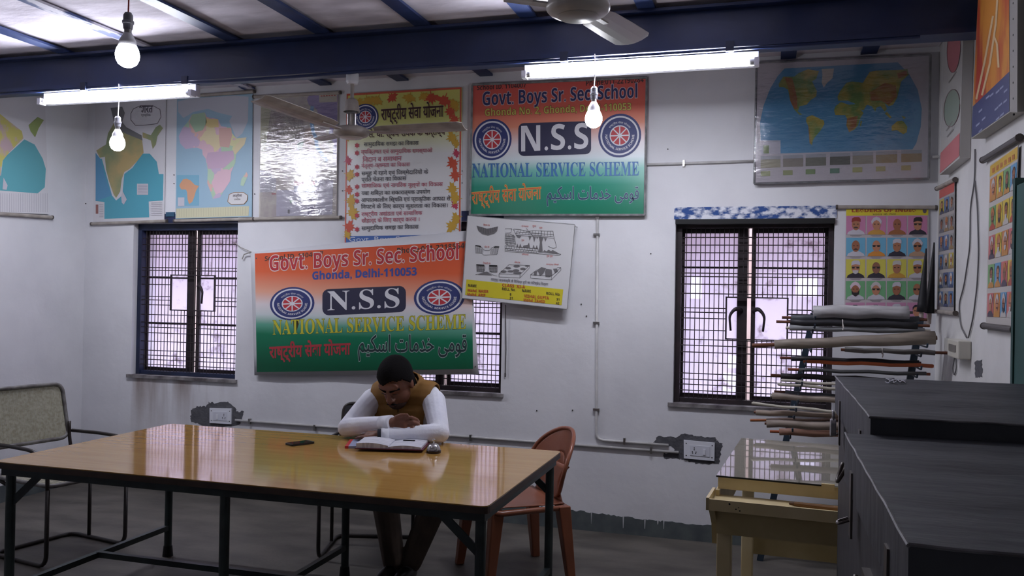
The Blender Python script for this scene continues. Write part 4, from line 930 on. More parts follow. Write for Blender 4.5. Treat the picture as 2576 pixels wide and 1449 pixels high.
# posters and boards on the right wall
PR = right(WALL_R-.012)
def grid_poster(t, pl, quad, rows, cols, bgs, seed, cloth=None):
    rnd = random.Random(seed)
    (x0, y0), (x1, y1), (x2, y2), (x3, y3) = quad
    m = lambda u, v: ((x0*(1-u)+x1*u)*(1-v)+(x3*(1-u)+x2*u)*v, (y0*(1-u)+y1*u)*(1-v)+(y3*(1-u)+y2*u)*v)
    for r in range(rows):
        for c in range(cols):
            u0, u1 = (c+.04)/cols, (c+.96)/cols; v0, v1 = (r+.03)/rows, (r+.84)/rows
            portrait(t, pl, [m(u0, v0), m(u1, v0), m(u1, v1), m(u0, v1)], rnd.choice(bgs), rnd.choice(SKIN), rnd.choice([('turban', (200, 120, 60)), ('hair', (50, 40, 40)), ('turban', (206, 200, 200)), ('hair', (90, 60, 40))]), rnd.choice(cloth or [(206, 140, 60), (180, 70, 50), (206, 200, 196), (70, 60, 80)]), rnd.choice(['', 'b', 'w', 'm']))
t = thing('portrait_poster', 'portrait chart with a yellow heading hanging on dark rods on the right wall', 'poster', PR(2515, 822))
Q = [(2490, 415), (2561, 365), (2547, 822), (2480, 818)]
sheet('poster_sheet', t, PR, Q, ink((204, 198, 192)), .003)
flat('heading_strip', t, PR, [[(2491, 418), (2560, 368), (2559, 400), (2490, 445)]], ink((222, 178, 50)), 1)
flat('heading_print', t, PR, [rect(2496+k*10, 424-k*6.6, 2502+k*10, 436-k*6.6, -.6) for k in range(6)], ink((190, 110, 40)), 2)
grid_poster(t, PR, [(2490, 450), (2559, 404), (2547, 812), (2482, 808)], 5, 4, [(96, 160, 206), (226, 196, 60), (214, 110, 110), (120, 176, 110), (220, 140, 70)], 5)
rods(t, PR, (2474, 402), (2563, 347), (2476, 820), (2549, 829), r=.014, M=mat('dark_rod', (92, 88, 88), rough=.5))
t = thing('portrait_poster', 'small dim poster with a red heading hanging in the corner below the oval-patterned board', 'poster', PR(2378, 786))
sheet('poster_sheet', t, PR, [(2363, 478), (2401, 456), (2398, 786), (2356, 784)], ink((176, 172, 172)), .003)
flat('heading_strip', t, PR, [[(2363, 480), (2401, 458), (2400, 482), (2363, 500)]], ink((206, 76, 66)), 1)
grid_poster(t, PR, [(2363, 503), (2400, 486), (2398, 780), (2358, 778)], 6, 3, [(90, 120, 170), (200, 180, 70), (70, 84, 130), (150, 150, 150)], 8, [(60, 70, 110), (110, 110, 120), (150, 120, 80)])
rods(t, PR, (2358, 474), (2402, 452), (2352, 783), (2403, 788), r=.012)
# two thick boards, one before the other
PR1 = right(WALL_R-.05)
t = thing('chart_board', 'white boxed board with pale red and green ovals on the right wall in the corner', 'board', PR1(2395, 450))
Q = [(2376, 70), (2424, 52), (2414, 398), (2364, 440)]
sheet('panel', t, PR1, Q, ink((196, 192, 188)), .048)
flat('oval_print', t, PR1, [ell(2399, 122, 17, 60, 24, sk=-.6)], ink((196, 110, 116)), 2); flat('oval_print', t, PR1, [ell(2394, 272, 20, 46, 24, sk=-.5)], ink((150, 164, 148)), 2)
flat('oval_outline', t, PR1, stroke_polys([ell(2399, 122, 17, 60, 24, sk=-.6)], 1.2)+stroke_polys([ell(2394, 272, 20, 46, 24, sk=-.5)], 1.2), ink((130, 90, 96)), 3)
flat('pink_foot_print', t, PR1, [[(2366, 385), (2414, 334), (2413, 392), (2364, 436)]], ink((212, 118, 122)), 2)
flat('line_print', t, PR1, stroke_polys([[(2386, 208), (2406, 180)], [(2382, 345), (2398, 325)], [(2380, 330), (2396, 305)]], 3), ink((140, 134, 130)), 2)
PR2 = right(WALL_R-.06)
t = thing('picture_board', 'orange flame-patterned picture board with a dark blue foot high on the right wall', 'board', PR2(2490, 350))
Q = [(2462, -40), (2540, -90), (2541, 282), (2443, 350)]
sheet('panel', t, PR2, Q, mat('board_side', (176, 172, 164), rough=.6), .058)
flat('picture_print', t, PR2, [[(2462, -38), (2538, -86), (2539, 180), (2447, 268)]], mat('flame_picture', (206, 136, 54), rough=.45, col2=(178, 62, 44), scale=7, lo=.45, hi=.6, stretch=(1, 1, .35), detail=6), 2)
flat('blue_foot_print', t, PR2, [[(2447, 268), (2539, 180), (2539, 280), (2444, 346)]], ink((56, 60, 108)), 2)
rnd = random.Random(4)
flat('caption_print', t, PR2, [rect(x, y, x+9, y+5, -.9) for x, y in ((2480, 246), (2490, 240), (2505, 232), (2515, 222), (2525, 230), (2462, 280), (2470, 300), (2455, 315), (2502, 275), (2512, 265), (2524, 256), (2505, 300), (2516, 290), (2462, 330))], ink((150, 156, 190)), 3)
flat('pale_figure_print', t, PR2, stroke_polys([[(2456, 250), (2478, 150), (2498, 40)], [(2512, 170), (2508, 110), (2500, 90)], [(2470, 240), (2490, 160), (2505, 60), (2510, -20)]], 5), ink((226, 190, 140)), 3)
flat('edge_band', t, PR2, [[(2539, -86), (2560, -100), (2559, 283), (2541, 282)]], ink((150, 146, 142)), 1)
bm = bm_new()
for k in range(8): p = PR2(2548, 8+k*40, .002); cyl(bm, p, p+Vector((.006, 0, 0)), .004, seg=6)
obj('board_tack', bm, M_DARK, t)
# green chalkboard edge at the right
gp = onX(2549, 700, WALL_R-.03)
t = thing('chalkboard', 'dark green chalkboard on the right wall, only its far edge in view', 'chalkboard', (WALL_R-.02, gp.y-.6, 1.0))
boxo('writing_surface', (WALL_R-.03, gp.y-1.2, .95), (WALL_R-.012, gp.y-.03, 2.0), mat('chalk_green', (40, 84, 78), rough=.7, col2=(34, 70, 66), scale=4), t)
boxo('wood_frame', (WALL_R-.036, gp.y-.03, .93), (WALL_R-.002, gp.y, 2.03), mat('green_frame', (32, 72, 66), rough=.5), t)
# ------------------------------------------------------------------ the big table
M_TOP = mat('table_laminate', (186, 144, 80), rough=.075, col2=(176, 134, 70), scale=6, stretch=(.5, 5, 1), spec=.8, detail=6, bump=.012, bscale=18)
M_EDGE = mat('table_edge', (74, 56, 46), rough=.5, col2=(58, 44, 38), scale=12)
M_STEEL = mat('green_black_steel', (54, 66, 66), rough=.45, col2=(40, 46, 48), scale=8)
TX0, TX1, TY0, TY1, TZ = -3.335, -.99, 3.07, 4.28, .75
t = thing('table', 'large wooden-topped table on a dark steel frame in the middle of the room', 'table', ((TX0+TX1)/2, (TY0+TY1)/2, 0))
bm = bm_new()
out = round_path([(TX0, TY0, TZ-.004), (TX1, TY0, TZ-.004), (TX1, TY1, TZ-.004), (TX0, TY1, TZ-.004)], .03, 3, True)
slab(bm, [Vector((p.x*.9985+.0015*(TX0+TX1)/2, p.y, TZ)) for p in out], (0, 0, -.004)); obj('laminate_top', bm, M_TOP, t)
bm = bm_new(); slab(bm, [Vector((p.x, p.y, TZ-.0042)) for p in out], (0, 0, -.026)); obj('edge_board', bm, M_EDGE, t)
bm = bm_new()
for lo, hi in (((TX0+.02, TY0+.03, TZ-.066), (TX1-.02, TY0+.06, TZ-.0305)), ((TX0+.02, TY1-.06, TZ-.066), (TX1-.02, TY1-.03, TZ-.0305)), ((TX0+.02, TY0+.06, TZ-.066), (TX0+.05, TY1-.06, TZ-.0305)), ((TX1-.05, TY0+.06, TZ-.066), (TX1-.02, TY1-.06, TZ-.0305))): box(bm, lo, hi)
obj('apron_frame', bm, M_STEEL, t)
XL = (TX0+.045, (TX0+TX1)/2, TX1-.045)
for x in XL:
    for y in (TY0+.06, TY1-.06):
        bm = bm_new(); cyl(bm, (x, y, .04), (x, y, TZ-.05), .021, seg=14); lg = obj('leg', bm, M_STEEL, t)
        bm = bm_new(); cyl(bm, (x, y, 0), (x, y, .06), .03, .024, seg=14); obj('rubber_foot', bm, M_DARK, lg)
    bm = bm_new(); box(bm, (x-.014, TY0+.06, .15), (x+.014, TY1-.06, .178)); obj('cross_bar', bm, M_STEEL, t)
bm = bm_new(); box(bm, (XL[0], (TY0+TY1)/2-.014, .152), (XL[2], (TY0+TY1)/2+.014, .18)); obj('long_stretcher', bm, M_STEEL, t)
for x, s in ((XL[0], 1), (XL[2], -1)):
    for y in (TY0+.06, TY1-.06):
        bm = bm_new(); e = Vector((x+s*.16, y, TZ-.06)); f = Vector((x, y, TZ-.2))
        d = (e-f).normalized(); n = Vector((0, 1, 0)); w = d.cross(n)
        vs = [f+n*a*.004+w*b*.017 for a in (-1, 1) for b in (-1, 1)]; us = [v+(e-f) for v in vs]
        A = [bm.verts.new(v) for v in vs+us]
        for q in ((0, 1, 3, 2), (4, 6, 7, 5), (0, 4, 5, 1), (2, 3, 7, 6), (0, 2, 6, 4), (1, 5, 7, 3)): bm.faces.new([A[i] for i in q])
        obj('corner_brace', bm, M_STEEL, t)

# ------------------------------------------------------------------ tubular chairs
M_CANE = mat('woven_cane', (176, 174, 156), rough=.7, col2=(150, 146, 124), scale=60)
M_TUBE_S = mat('grey_painted_tube', (128, 126, 124), rough=.4, col2=(92, 88, 88), scale=20)
M_TUBE_D = mat('brown_black_tube', (50, 42, 40), rough=.4, col2=(34, 30, 30), scale=14)
M_BLACKW = mat('black_webbing', (36, 36, 42), rough=.6)
def tube_chair(name, label, M_weave, M_fr, M_base, woven=True, W=.25, top=.93):
    """sled-base chair facing +y, origin on the floor below the seat's middle"""
    t = thing(name, label, 'chair', (0, 0, 0), 'tubular steel chairs')
    D, H = .24, .45
    # base loop on the floor with front uprights
    bm = bm_new()
    tube(bm, round_path([(-W, D, H-.02), (-W, D, .012), (-W, -D, .012), (W, -D, .012), (W, D, .012), (W, D, H-.02)], .07, 6), .012, seg=8)
    obj('sled_base', bm, M_base, t, smooth=True)
    for s in (-1, 1):
        bm = bm_new(); tube(bm, [(s*W, -D*.35, .02), (s*W, -D*.35, H-.02)], .011, seg=8); obj('rear_post', bm, M_base, t, smooth=True)
        bm = bm_new(); tube(bm, round_path([(s*W, -D*.35, H-.04), (s*W, -D-.01, H), (s*W, -D-.05, .62), (s*W, -D-.05, .70)], .06, 4), .0105, seg=8); obj('back_upright', bm, M_base, t, smooth=True)
        bm = bm_new(); tube(bm, round_path([(s*(W+.02), -D-.05, .64), (s*(W+.03), -.05, .645), (s*(W+.03), .16, .64), (s*W, D-.005, .56), (s*W, D, H-.03)], .07, 5), .011, seg=8); obj('armrest', bm, M_base, t, smooth=True)
    bm = bm_new(); tube(bm, round_path([(-W, -D, H), (W, -D, H), (W, D+.02, H), (-W, D+.02, H)], .06, 5, True), .012, seg=8, closed=True); seat = obj('seat_frame', bm, M_fr, t, smooth=True)
    y0, yb = -D-.055, -D-.13
    loop = round_path([(-W, y0, min(.60, top-.27)), (W, y0, min(.60, top-.27)), (W, yb, top), (-W, yb, top)], .06, 6, True)
    bm = bm_new(); tube(bm, loop, .0125, seg=8, closed=True); back_ = obj('back_frame', bm, M_fr, t, smooth=True)
    if woven:
        for nm, P, par in (('woven_seat', lambda u, v: Vector((-W+.014+u*(2*W-.028), -D+.014+v*(2*D-.01), H+.004*sin(u*pi)*0)), seat), ('woven_back', lambda u, v: Vector((-W+.014+u*(2*W-.028), y0+(yb-y0)*v, .614+v*(top-.628))), back_)):
            bm = bm_new(); N = 40
            for k in range(N+1):                                  # flat cane strands, over and under
                a, b = P(k/N, .0), P(k/N, 1.0); e = Vector((.0042, 0, 0))
                nn = (b-a).cross(e).normalized()*.0012*(1 if k % 2 else -1)
                bm.faces.new([bm.verts.new(q) for q in (a-e+nn, a+e+nn, b+e+nn, b-e+nn)])
                a, b = P(.0, k/N), P(1.0, k/N); e = (P(0, 1)-P(0, 0)).normalized()*.0036
                bm.faces.new([bm.verts.new(q) for q in (a-e, b-e, b+e, a+e)])
            o = obj(nm, bm, M_weave, par); o['kind'] = 'stuff'
    else:
        bm = bm_new(); box(bm, (-W+.01, -D+.01, H-.006), (W-.01, D, H+.012)); obj('seat_pad', bm, M_weave, seat, bevel=.006)
        bm = bm_new(); slab(bm, [Vector((-W+.008, y0, min(.612, top-.258))), Vector((W-.008, y0, min(.612, top-.258))), Vector((W-.008, yb, top-.012)), Vector((-W+.008, yb, top-.012))], (0, .014, .003)); obj('back_panel', bm, M_weave, back_, bevel=.004)
    return t
c = tube_chair('cane_chair', 'grey tubular chair with woven cane seat and back at the left end of the table', M_CANE, M_TUBE_S, M_TUBE_D)
c.location = (-3.93, 4.09, 0); c.rotation_euler = (0, 0, radians(-101))
c = tube_chair('padded_chair', 'black-backed tubular chair on which the man sits', M_BLACKW, M_TUBE_D, M_TUBE_D, False, .27, .82)
c.location = (-2.24, 4.73, 0); c.rotation_euler = (0, 0, radians(195))

# ------------------------------------------------------------------ moulded plastic chair
M_PLAS = mat('brown_plastic', (146, 88, 64), rough=.3, col2=(132, 78, 56), scale=5)
def plastic_chair():
    t = thing('plastic_chair', 'brown moulded plastic chair with an oval back behind the table corner', 'chair', (0, 0, 0))
    # seat: a dished grid
    def sheetgrid(f, nu, nv, th, name, par, keepf=None):
        bm = bm_new(); g = [[bm.verts.new(f(i/nu, j/nv)) for i in range(nu+1)] for j in range(nv+1)]
        for j in range(nv):
            for i in range(nu):
                if keepf is None or keepf((i+.5)/nu, (j+.5)/nv): bm.faces.new((g[j][i], g[j][i+1], g[j+1][i+1], g[j+1][i]))
        o = obj(name, bm, M_PLAS, par, smooth=True)
        md = o.modifiers.new('thickness', 'SOLIDIFY'); md.thickness = th; md.offset = 0
        return o
    sheetgrid(lambda u, v: Vector(((u-.5)*(.44+.04*v), -.2+v*.42, .42-.028*sin(u*pi)*sin(v*pi)+.012*v*v-.03*max(0, v-.85)/.15)), 16, 14, .006, 'seat', t)
    def backf(u, v):
        # oval shell: u round the angle, v from centre to rim
        a = u*2*pi; x = .235*v*cos(a); z = .60+.185*v*sin(a)
        return Vector((x, -.22-.12*(z-.43)/.4+.10*(x/.235)**2*.8, z))
    sheetgrid(lambda u, v: backf(u, .28+.72*v), 36, 7, .006, 'backrest', t, lambda u, v: not (.18 < v < .8 and .56 < u % 1 < .94 and False))
    sheetgrid(lambda u, v: Vector(((u-.5)*(.40-.16*sin(v*pi)), -.2-.035*v, .41+v*.2)), 8, 8, .006, 'back_splat', t)
    sheetgrid(lambda u, v: backf(u, .3*v), 36, 3, .006, 'back_medallion', t)
    bm = bm_new(); rim = [backf(k/48, 1.0) for k in range(48)]; tube(bm, rim, .012, seg=6, closed=True); obj('back_rim', bm, M_PLAS, t, smooth=True)
    bm = bm_new(); tube(bm, round_path([(-.23, -.2, .40), (.23, -.2, .40), (.25, .22, .40), (-.25, .22, .40)], .05, 4, True), .016, seg=6, closed=True); obj('seat_rim', bm, M_PLAS, t, smooth=True)
    for sx, sy in ((-1, 1), (1, 1), (-1, -1), (1, -1)):
        bm = bm_new(); a = Vector((sx*.215, sy*.19, .41)); b = Vector((sx*.245, sy*.235, 0))
        w0, w1 = .035, .022
        A = [bm.verts.new(a+Vector((dx*w0, dy*w0, 0))) for dx, dy in ((-1, -1), (1, -1), (1, 1), (-1, 1))]; B = [bm.verts.new(b+Vector((dx*w1, dy*w1, 0))) for dx, dy in ((-1, -1), (1, -1), (1, 1), (-1, 1))]
        bm.faces.new(A); bm.faces.new(B[::-1])
        for k in range(4): bm.faces.new((A[k], B[k], B[(k+1) % 4], A[(k+1) % 4]))
        obj('leg', bm, M_PLAS, t, bevel=.006)
    return t
c = plastic_chair(); c.location = (-1.325, 4.60, 0); c.rotation_euler = (0, 0, radians(128))

# ------------------------------------------------------------------ on the table
bk = thing('open_book', 'thick open book lying in front of the seated man', 'book', (-1.82, 4.05, TZ), None)
M_PG = mat('book_pages', (216, 216, 224), rough=.8, col2=(188, 188, 200), scale=7, stretch=(1, 26, 1), lo=.48, hi=.56); M_PGE = mat('page_edges', (176, 172, 168), rough=.9, var=.2, scale=60, stretch=(1, 1, 30)); M_COV = mat('maroon_cover', (96, 34, 52), rough=.5); M_COVB = mat('blue_cover', (150, 160, 190), rough=.5)
R = Matrix.Translation((-1.815, 4.035, TZ)) @ Matrix.Rotation(radians(13), 4, 'Z')
bm = bm_new(); box(bm, (-.165, -.112, 0), (.175, .118, .004), R); obj('cover', bm, M_COV, bk)
def pages(x0, x1, h0, h1, name):
    bm = bm_new(); N = 10; T, B = [], []
    for k in range(N+1):
        u = k/N; x = x0+(x1-x0)*u; z = .0045+h0+(h1-h0)*u+.008*sin(u*pi)
        T.append([bm.verts.new(R @ Vector((x, y, z))) for y in (-.105, .11)]); B.append([bm.verts.new(R @ Vector((x, y, .0045))) for y in (-.105, .11)])
    for k in range(N):
        bm.faces.new((T[k][0], T[k+1][0], T[k+1][1], T[k][1])); f = bm.faces.new((B[k][0], T[k][0], T[k+1][0], B[k+1][0])); bm.faces.new((B[k][1], B[k+1][1], T[k+1][1], T[k][1])); bm.faces.new((B[k][0], B[k+1][0], B[k+1][1], B[k][1]))
    for k in (0, N): bm.faces.new((B[k][0], B[k][1], T[k][1], T[k][0]))
    return obj(name, bm, M_PG, bk)
pages(-.16, .0, .022, .014, 'left_pages'); pages(.0, .165, .008, .010, 'right_pages')
bm = bm_new(); box(bm, (.05, .03, .0225), (.11, .045, .0245), R @ Matrix.Rotation(0, 4, 'Z')); obj('bookmark', bm, M_DARK, bk)
bm = bm_new(); box(bm, (-.115, -.10, 0), (.1, .10, .012), Matrix.Translation((-1.955, 4.075, TZ)) @ Matrix.Rotation(radians(20), 4, 'Z'))
nb = tag(obj('notebook', bm, M_COVB), 'thin pale blue notebook with a red spine showing under the open book', 'notebook')
bm = bm_new(); box(bm, (-.117, -.102, 0), (-.1, .102, .0125), Matrix.Translation((-1.955, 4.075, TZ)) @ Matrix.Rotation(radians(20), 4, 'Z')); obj('spine', bm, mat('red_spine', (196, 50, 54), rough=.5), nb)
bk.location.z += .0125; _LOC[bk.name] = Vector(bk.location)
ph = thing('mobile_phone', 'black mobile phone lying on the table', 'phone', (-2.30, 3.97, TZ))
R = Matrix.Translation((-2.30, 3.965, TZ)) @ Matrix.Rotation(radians(62), 4, 'Z')
bm = bm_new(); slab(bm, [R @ p for p in round_path([(-.068, -.035, .001), (.068, -.035, .001), (.068, .035, .001), (-.068, .035, .001)], .012, 3, True)], (0, 0, .009)); obj('phone_body', bm, mat('phone_case', (34, 30, 32), rough=.4), ph)
bm = bm_new(); slab(bm, [R @ Vector((x, y, .0102)) for x, y in ((-.055, -.031), (.055, -.031), (.055, .031), (-.055, .031))], (0, 0, .0006)); obj('screen', bm, mat('phone_glass', (14, 14, 18), rough=.08), ph)
pw = thing('desk_bell', 'small shiny metal desk bell with a knob beside the open book', 'bell', (-1.575, 4.0, TZ))
M_CHR = mat('polished_steel', (196, 194, 196), rough=.2, metal=.75)
bm = bm_new(); lathe(bm, [(0, 0), (.036, 0), (.037, .012), (.034, .016), (0, .016)], (-1.575, 4.0, TZ), 20); obj('bell_base', bm, mat('bell_base_metal', (70, 64, 66), rough=.25, metal=.8), pw)
bm = bm_new(); lathe(bm, [(.033, .016), (.032, .026), (.024, .04), (.01, .047), (0, .048)], (-1.575, 4.0, TZ), 20); obj('bell_dome', bm, M_CHR, pw, smooth=True)
bm = bm_new(); lathe(bm, [(0, .046), (.004, .048), (.004, .058), (.008, .06), (.008, .068), (0, .07)], (-1.575, 4.0, TZ), 12); obj('bell_knob', bm, M_CHR, pw, smooth=True)

# ------------------------------------------------------------------ cream desk with a glass top
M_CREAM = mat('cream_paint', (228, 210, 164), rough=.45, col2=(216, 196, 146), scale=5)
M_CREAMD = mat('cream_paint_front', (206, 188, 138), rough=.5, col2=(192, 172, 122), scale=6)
def glass_mat():
    M = bpy.data.materials.new('table_glass'); M.use_nodes = True
    nt = M.node_tree; nt.nodes.remove(nt.nodes['Principled BSDF'])
    g = nt.nodes.new('ShaderNodeBsdfGlossy'); g.inputs['Roughness'].default_value = .03; g.inputs[0].default_value = (.9, .9, .9, 1)
    tr = nt.nodes.new('ShaderNodeBsdfTransparent'); tr.inputs[0].default_value = (.86, .88, .86, 1)
    fr = nt.nodes.new('ShaderNodeFresnel'); fr.inputs[0].default_value = 1.5
    mu = nt.nodes.new('ShaderNodeMath'); mu.operation = 'MULTIPLY'; mu.use_clamp = True; mu.inputs[1].default_value = 1.25
    nt.links.new(fr.outputs[0], mu.inputs[0])
    mx = nt.nodes.new('ShaderNodeMixShader'); nt.links.new(mu.outputs[0], mx.inputs[0]); nt.links.new(tr.outputs[0], mx.inputs[1]); nt.links.new(g.outputs[0], mx.inputs[2])
    df = nt.nodes.new('ShaderNodeBsdfDiffuse'); df.inputs[0].default_value = lin((186, 180, 168)); m2 = nt.nodes.new('ShaderNodeMixShader'); m2.inputs[0].default_value = .3; nt.links.new(mx.outputs[0], m2.inputs[1]); nt.links.new(df.outputs[0], m2.inputs[2])
    nt.links.new(m2.outputs[0], nt.nodes['Material Output'].inputs[0]); return M
dk = thing('drawing_desk', 'cream painted wooden desk with a glass top and a front ledge beside the trunks', 'desk', (0, 0, 0))
DW, DD = .62, 1.03
boxo('desk_top', (0, .0, .742), (DW, DD, .79), M_CREAM, dk)
boxo('glass_top', (-.006, -.008, .7925), (DW, DD, .798), glass_mat(), dk)
boxo('glass_edge', (-.007, -.0095, .7915), (DW*.66, -.0065, .798), M_DARK, dk)
boxo('glass_clip', (DW*.66, -.012, .775), (DW*.66+.05, -.0, .803), M_CREAM, dk)
boxo('front_ledge', (-.015, -.19, .706), (DW, .0, .718), M_CREAM, dk)
boxo('ledge_lip', (-.02, -.2, .695), (DW, -.188, .740), M_CREAM, dk)
boxo('ledge_side', (-.022, -.2, .695), (-.010, .0, .745), M_CREAM, dk)
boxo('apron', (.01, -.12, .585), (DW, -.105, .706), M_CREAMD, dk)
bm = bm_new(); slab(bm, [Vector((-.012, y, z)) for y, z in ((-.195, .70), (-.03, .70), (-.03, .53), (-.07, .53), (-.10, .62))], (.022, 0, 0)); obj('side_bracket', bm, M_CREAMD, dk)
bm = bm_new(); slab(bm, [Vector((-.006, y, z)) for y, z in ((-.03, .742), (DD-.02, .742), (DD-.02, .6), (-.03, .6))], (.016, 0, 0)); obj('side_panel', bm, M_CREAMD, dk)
for x, y in ((.01, -.1), (DW-.07, -.1), (.01, DD-.09), (DW-.07, DD-.09)): boxo('leg', (x, y, 0), (x+.058, y+.05, .60), M_CREAM, dk, bevel=.004)
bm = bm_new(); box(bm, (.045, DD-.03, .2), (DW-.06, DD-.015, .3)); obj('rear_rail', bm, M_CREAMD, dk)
for x, y, z, r in ((.07, -.2005, .728, .004), (.095, -.2005, .71, .003), (.11, -.2005, .705, .003), (.105, -.2005, .717, .002)):
    bm = bm_new(); cyl(bm, (x, y, z), (x, y+.003, z), r, seg=8); obj('nail_hole', bm, M_DARK, dk)
dk.location = (-.188, 3.735, 0); dk.rotation_euler = (0, 0, radians(-4))
sk = thing('wooden_stick', 'short wooden stick lying on the ledge of the cream desk', 'stick', (.16, 3.62, .718))
bm = bm_new(); cyl(bm, (.115, 3.622, .729), (.34, 3.58, .729), .009, .012, seg=10); obj('stick_shaft', bm, mat('stick_wood', (130, 92, 52), rough=.7), sk)
bm = bm_new(); cyl(bm, (.095, 3.626, .729), (.115, 3.622, .729), .005, .009, seg=10); obj('stick_tip', bm, mat('stick_wood_dark', (96, 66, 40), rough=.7), sk)

# ------------------------------------------------------------------ steel trunks
def trunk_mat():
    M = mat('dusty_dark_steel', (60, 62, 68), rough=.55, col2=(40, 42, 49), scale=3.5, bump=.6, bscale=5, stretch=(1, 3.5, 1), lo=.3, hi=.7, detail=7)
    return M
M_TRK = trunk_mat(); M_TRKD = mat('trunk_side_steel', (60, 58, 61), rough=.6, col2=(48, 46, 50), scale=4, bump=.3, bscale=6, stretch=(2, 2, .6)); M_LATCH = mat('dull_latch', (96, 90, 86), rough=.4, metal=.7)
def trunk(x0, x1, y0, y1, z, label, rim):
    t = thing('steel_trunk', label, 'trunk', ((x0+x1)/2, (y0+y1)/2, 0), 'steel trunks along the right wall')
    rnd = random.Random(int(y0*100))
    boxo('trunk_body', (x0+.014, y0+.014, .02), (x1-.01, y1-.01, z-.02), M_TRKD, t, bevel=.006)
    # dented lid top
    bm = bm_new(); NX, NY = 14, 20; g = []
    for j in range(NY+1):
        row = []
        for i in range(NX+1):
            u, v = i/NX, j/NY; e = min(u, 1-u, v, 1-v)
            row.append(bm.verts.new((x0+(x1-x0)*u, y0+(y1-y0)*v, z+(rnd.uniform(-.003, .003)+.003*sin(v*19+u*2))*min(1, e*5))))
        g.append(row)
    for j in range(NY):
        for i in range(NX): bm.faces.new((g[j][i], g[j][i+1], g[j+1][i+1], g[j+1][i]))
    lid = obj('lid', bm, M_TRK, t)
    for pf in lid.data.polygons: pf.use_smooth = abs(pf.normal.z) > .8
    bm = bm_new()
    for lo, hi in (((x0, y0, z-rim), (x0+.006, y1, z-.001)), ((x1-.006, y0, z-rim), (x1, y1, z-.001)), ((x0+.006, y0, z-rim), (x1-.006, y0+.006, z-.001)), ((x0+.006, y1-.006, z-rim), (x1-.006, y1, z-.001))): box(bm, lo, hi)
    obj('lid_rim', bm, M_TRK, lid)
    for p0, p1 in (((x0, y0, z), (x0, y1, z)), ((x0, y0, z), (x1, y0, z))):
        bm = bm_new(); tube(bm, [Vector(p0).lerp(Vector(p1), k/12)+Vector((rnd.uniform(-.0015, .0015), rnd.uniform(-.0015, .0015), rnd.uniform(-.001, .001))) for k in range(13)], .003, seg=6); obj('worn_edge', bm, mat('worn_edge_steel', (126, 124, 128), rough=.5, var=.4, scale=14), lid)
    for y in (y0+(y1-y0)*.2, y0+(y1-y0)*.8):
        bm = bm_new(); box(bm, (x0-.004, y-.018, z-rim-.09), (x0+.001, y+.018, z-rim*.5)); h = obj('hasp', bm, M_LATCH, t)
        bm = bm_new(); tube(bm, round_path([(x0-.006, y-.012, z-rim-.05), (x0-.03, y-.012, z-rim-.06), (x0-.03, y+.012, z-rim-.06), (x0-.006, y+.012, z-rim-.05)], .01), .0035, seg=6); obj('staple', bm, M_LATCH, h)
    y = (y0+y1)/2
    bm = bm_new(); tube(bm, [(x0-.012-.02*sin(k/16*pi), y-.05+.1*k/16, z-rim-.10-.05*sin(k/16*pi)) for k in range(17)], .006, seg=8); h = obj('ring_handle', bm, M_LATCH, t, smooth=True)
    boxo('handle_plate', (x0-.002, y-.06, z-rim-.12), (x0+.014, y+.06, z-rim-.085), M_LATCH, h)
    return t
ta = trunk(.25, .90, 2.315, 3.47, 1.256, 'far dark steel trunk with a chalked word on its lid, beside the cream desk', .13)
tb = trunk(.19, .90, 1.29, 2.305, 1.214, 'near dark steel trunk with a dented lid in the right foreground', .115)
flat('chalk_word', ta, lambda x, y, o=0.0: onZ(x, y, 1.2615+o), stroke_polys([[(2228, 952), (2278, 956)], [(2232, 953), (2240, 958), (2234, 963), (2226, 960)], [(2246, 954), (2248, 962), (2256, 958)], [(2258, 955), (2264, 961), (2270, 956), (2278, 962)], [(2240, 958), (2246, 956)]], 1.6), ink((196, 196, 206)), 1)
# padlock on the far trunk
_y = 3.19; _dz = .115
t = thing('padlock', 'shiny padlock hanging from the far trunk beside the rolled maps', 'padlock', (.225, _y, .96+_dz))
bm = bm_new(); slab(bm, [Vector((.215, _y+a, .96+_dz+b)) for a, b in ((-.02, 0), (.02, 0), (.024, .012), (.024, .045), (.018, .055), (-.018, .055), (-.024, .045), (-.024, .012))], (.018, 0, 0)); obj('lock_body', bm, M_CHR, t, bevel=.002)
bm = bm_new(); tube(bm, round_path([(.224, _y-.014, 1.01+_dz), (.224, _y-.014, 1.045+_dz), (.224, _y+.014, 1.045+_dz), (.224, _y+.014, 1.01+_dz)], .014), .004, seg=8); obj('shackle', bm, M_CHR, t, smooth=True)
# ------------------------------------------------------------------ stand with rolled maps
M_RACK = mat('rack_blue_steel', (42, 58, 74), rough=.5, col2=(32, 42, 54), scale=8)
t = thing('map_rack', 'dark blue steel rack holding rolled maps in the corner below the portraits', 'rack', (.42, 5.3, 0))
POSTS = [(Vector((.26, 5.33, 1.46)), Vector((-.02, 5.30, 0))), (Vector((.83, 5.33, 1.45)), Vector((.62, 5.30, 0)))]
def bar3(bm, a, b, w, h):
    d = (b-a).normalized(); n = Vector((0, 1, 0)); s = d.cross(n).normalized(); n = s.cross(d)
    A = [bm.verts.new(p+s*i*w+n*j*h) for p in (a, b) for i, j in ((-1, -1), (1, -1), (1, 1), (-1, 1))]
    for q in ((0, 1, 2, 3), (7, 6, 5, 4), (0, 4, 5, 1), (1, 5, 6, 2), (2, 6, 7, 3), (3, 7, 4, 0)): bm.faces.new([A[i] for i in q])
PO = []
for a, b in POSTS:
    bm = bm_new(); bar3(bm, a, b, .018, .012); pst = obj('upright_post', bm, M_RACK, t)
    bm = bm_new(); bar3(bm, b+Vector((0, -.28, .012)), b+Vector((0, .16, .012)), .018, .012); obj('foot_bar', bm, M_RACK, t)
    PO.append(pst)
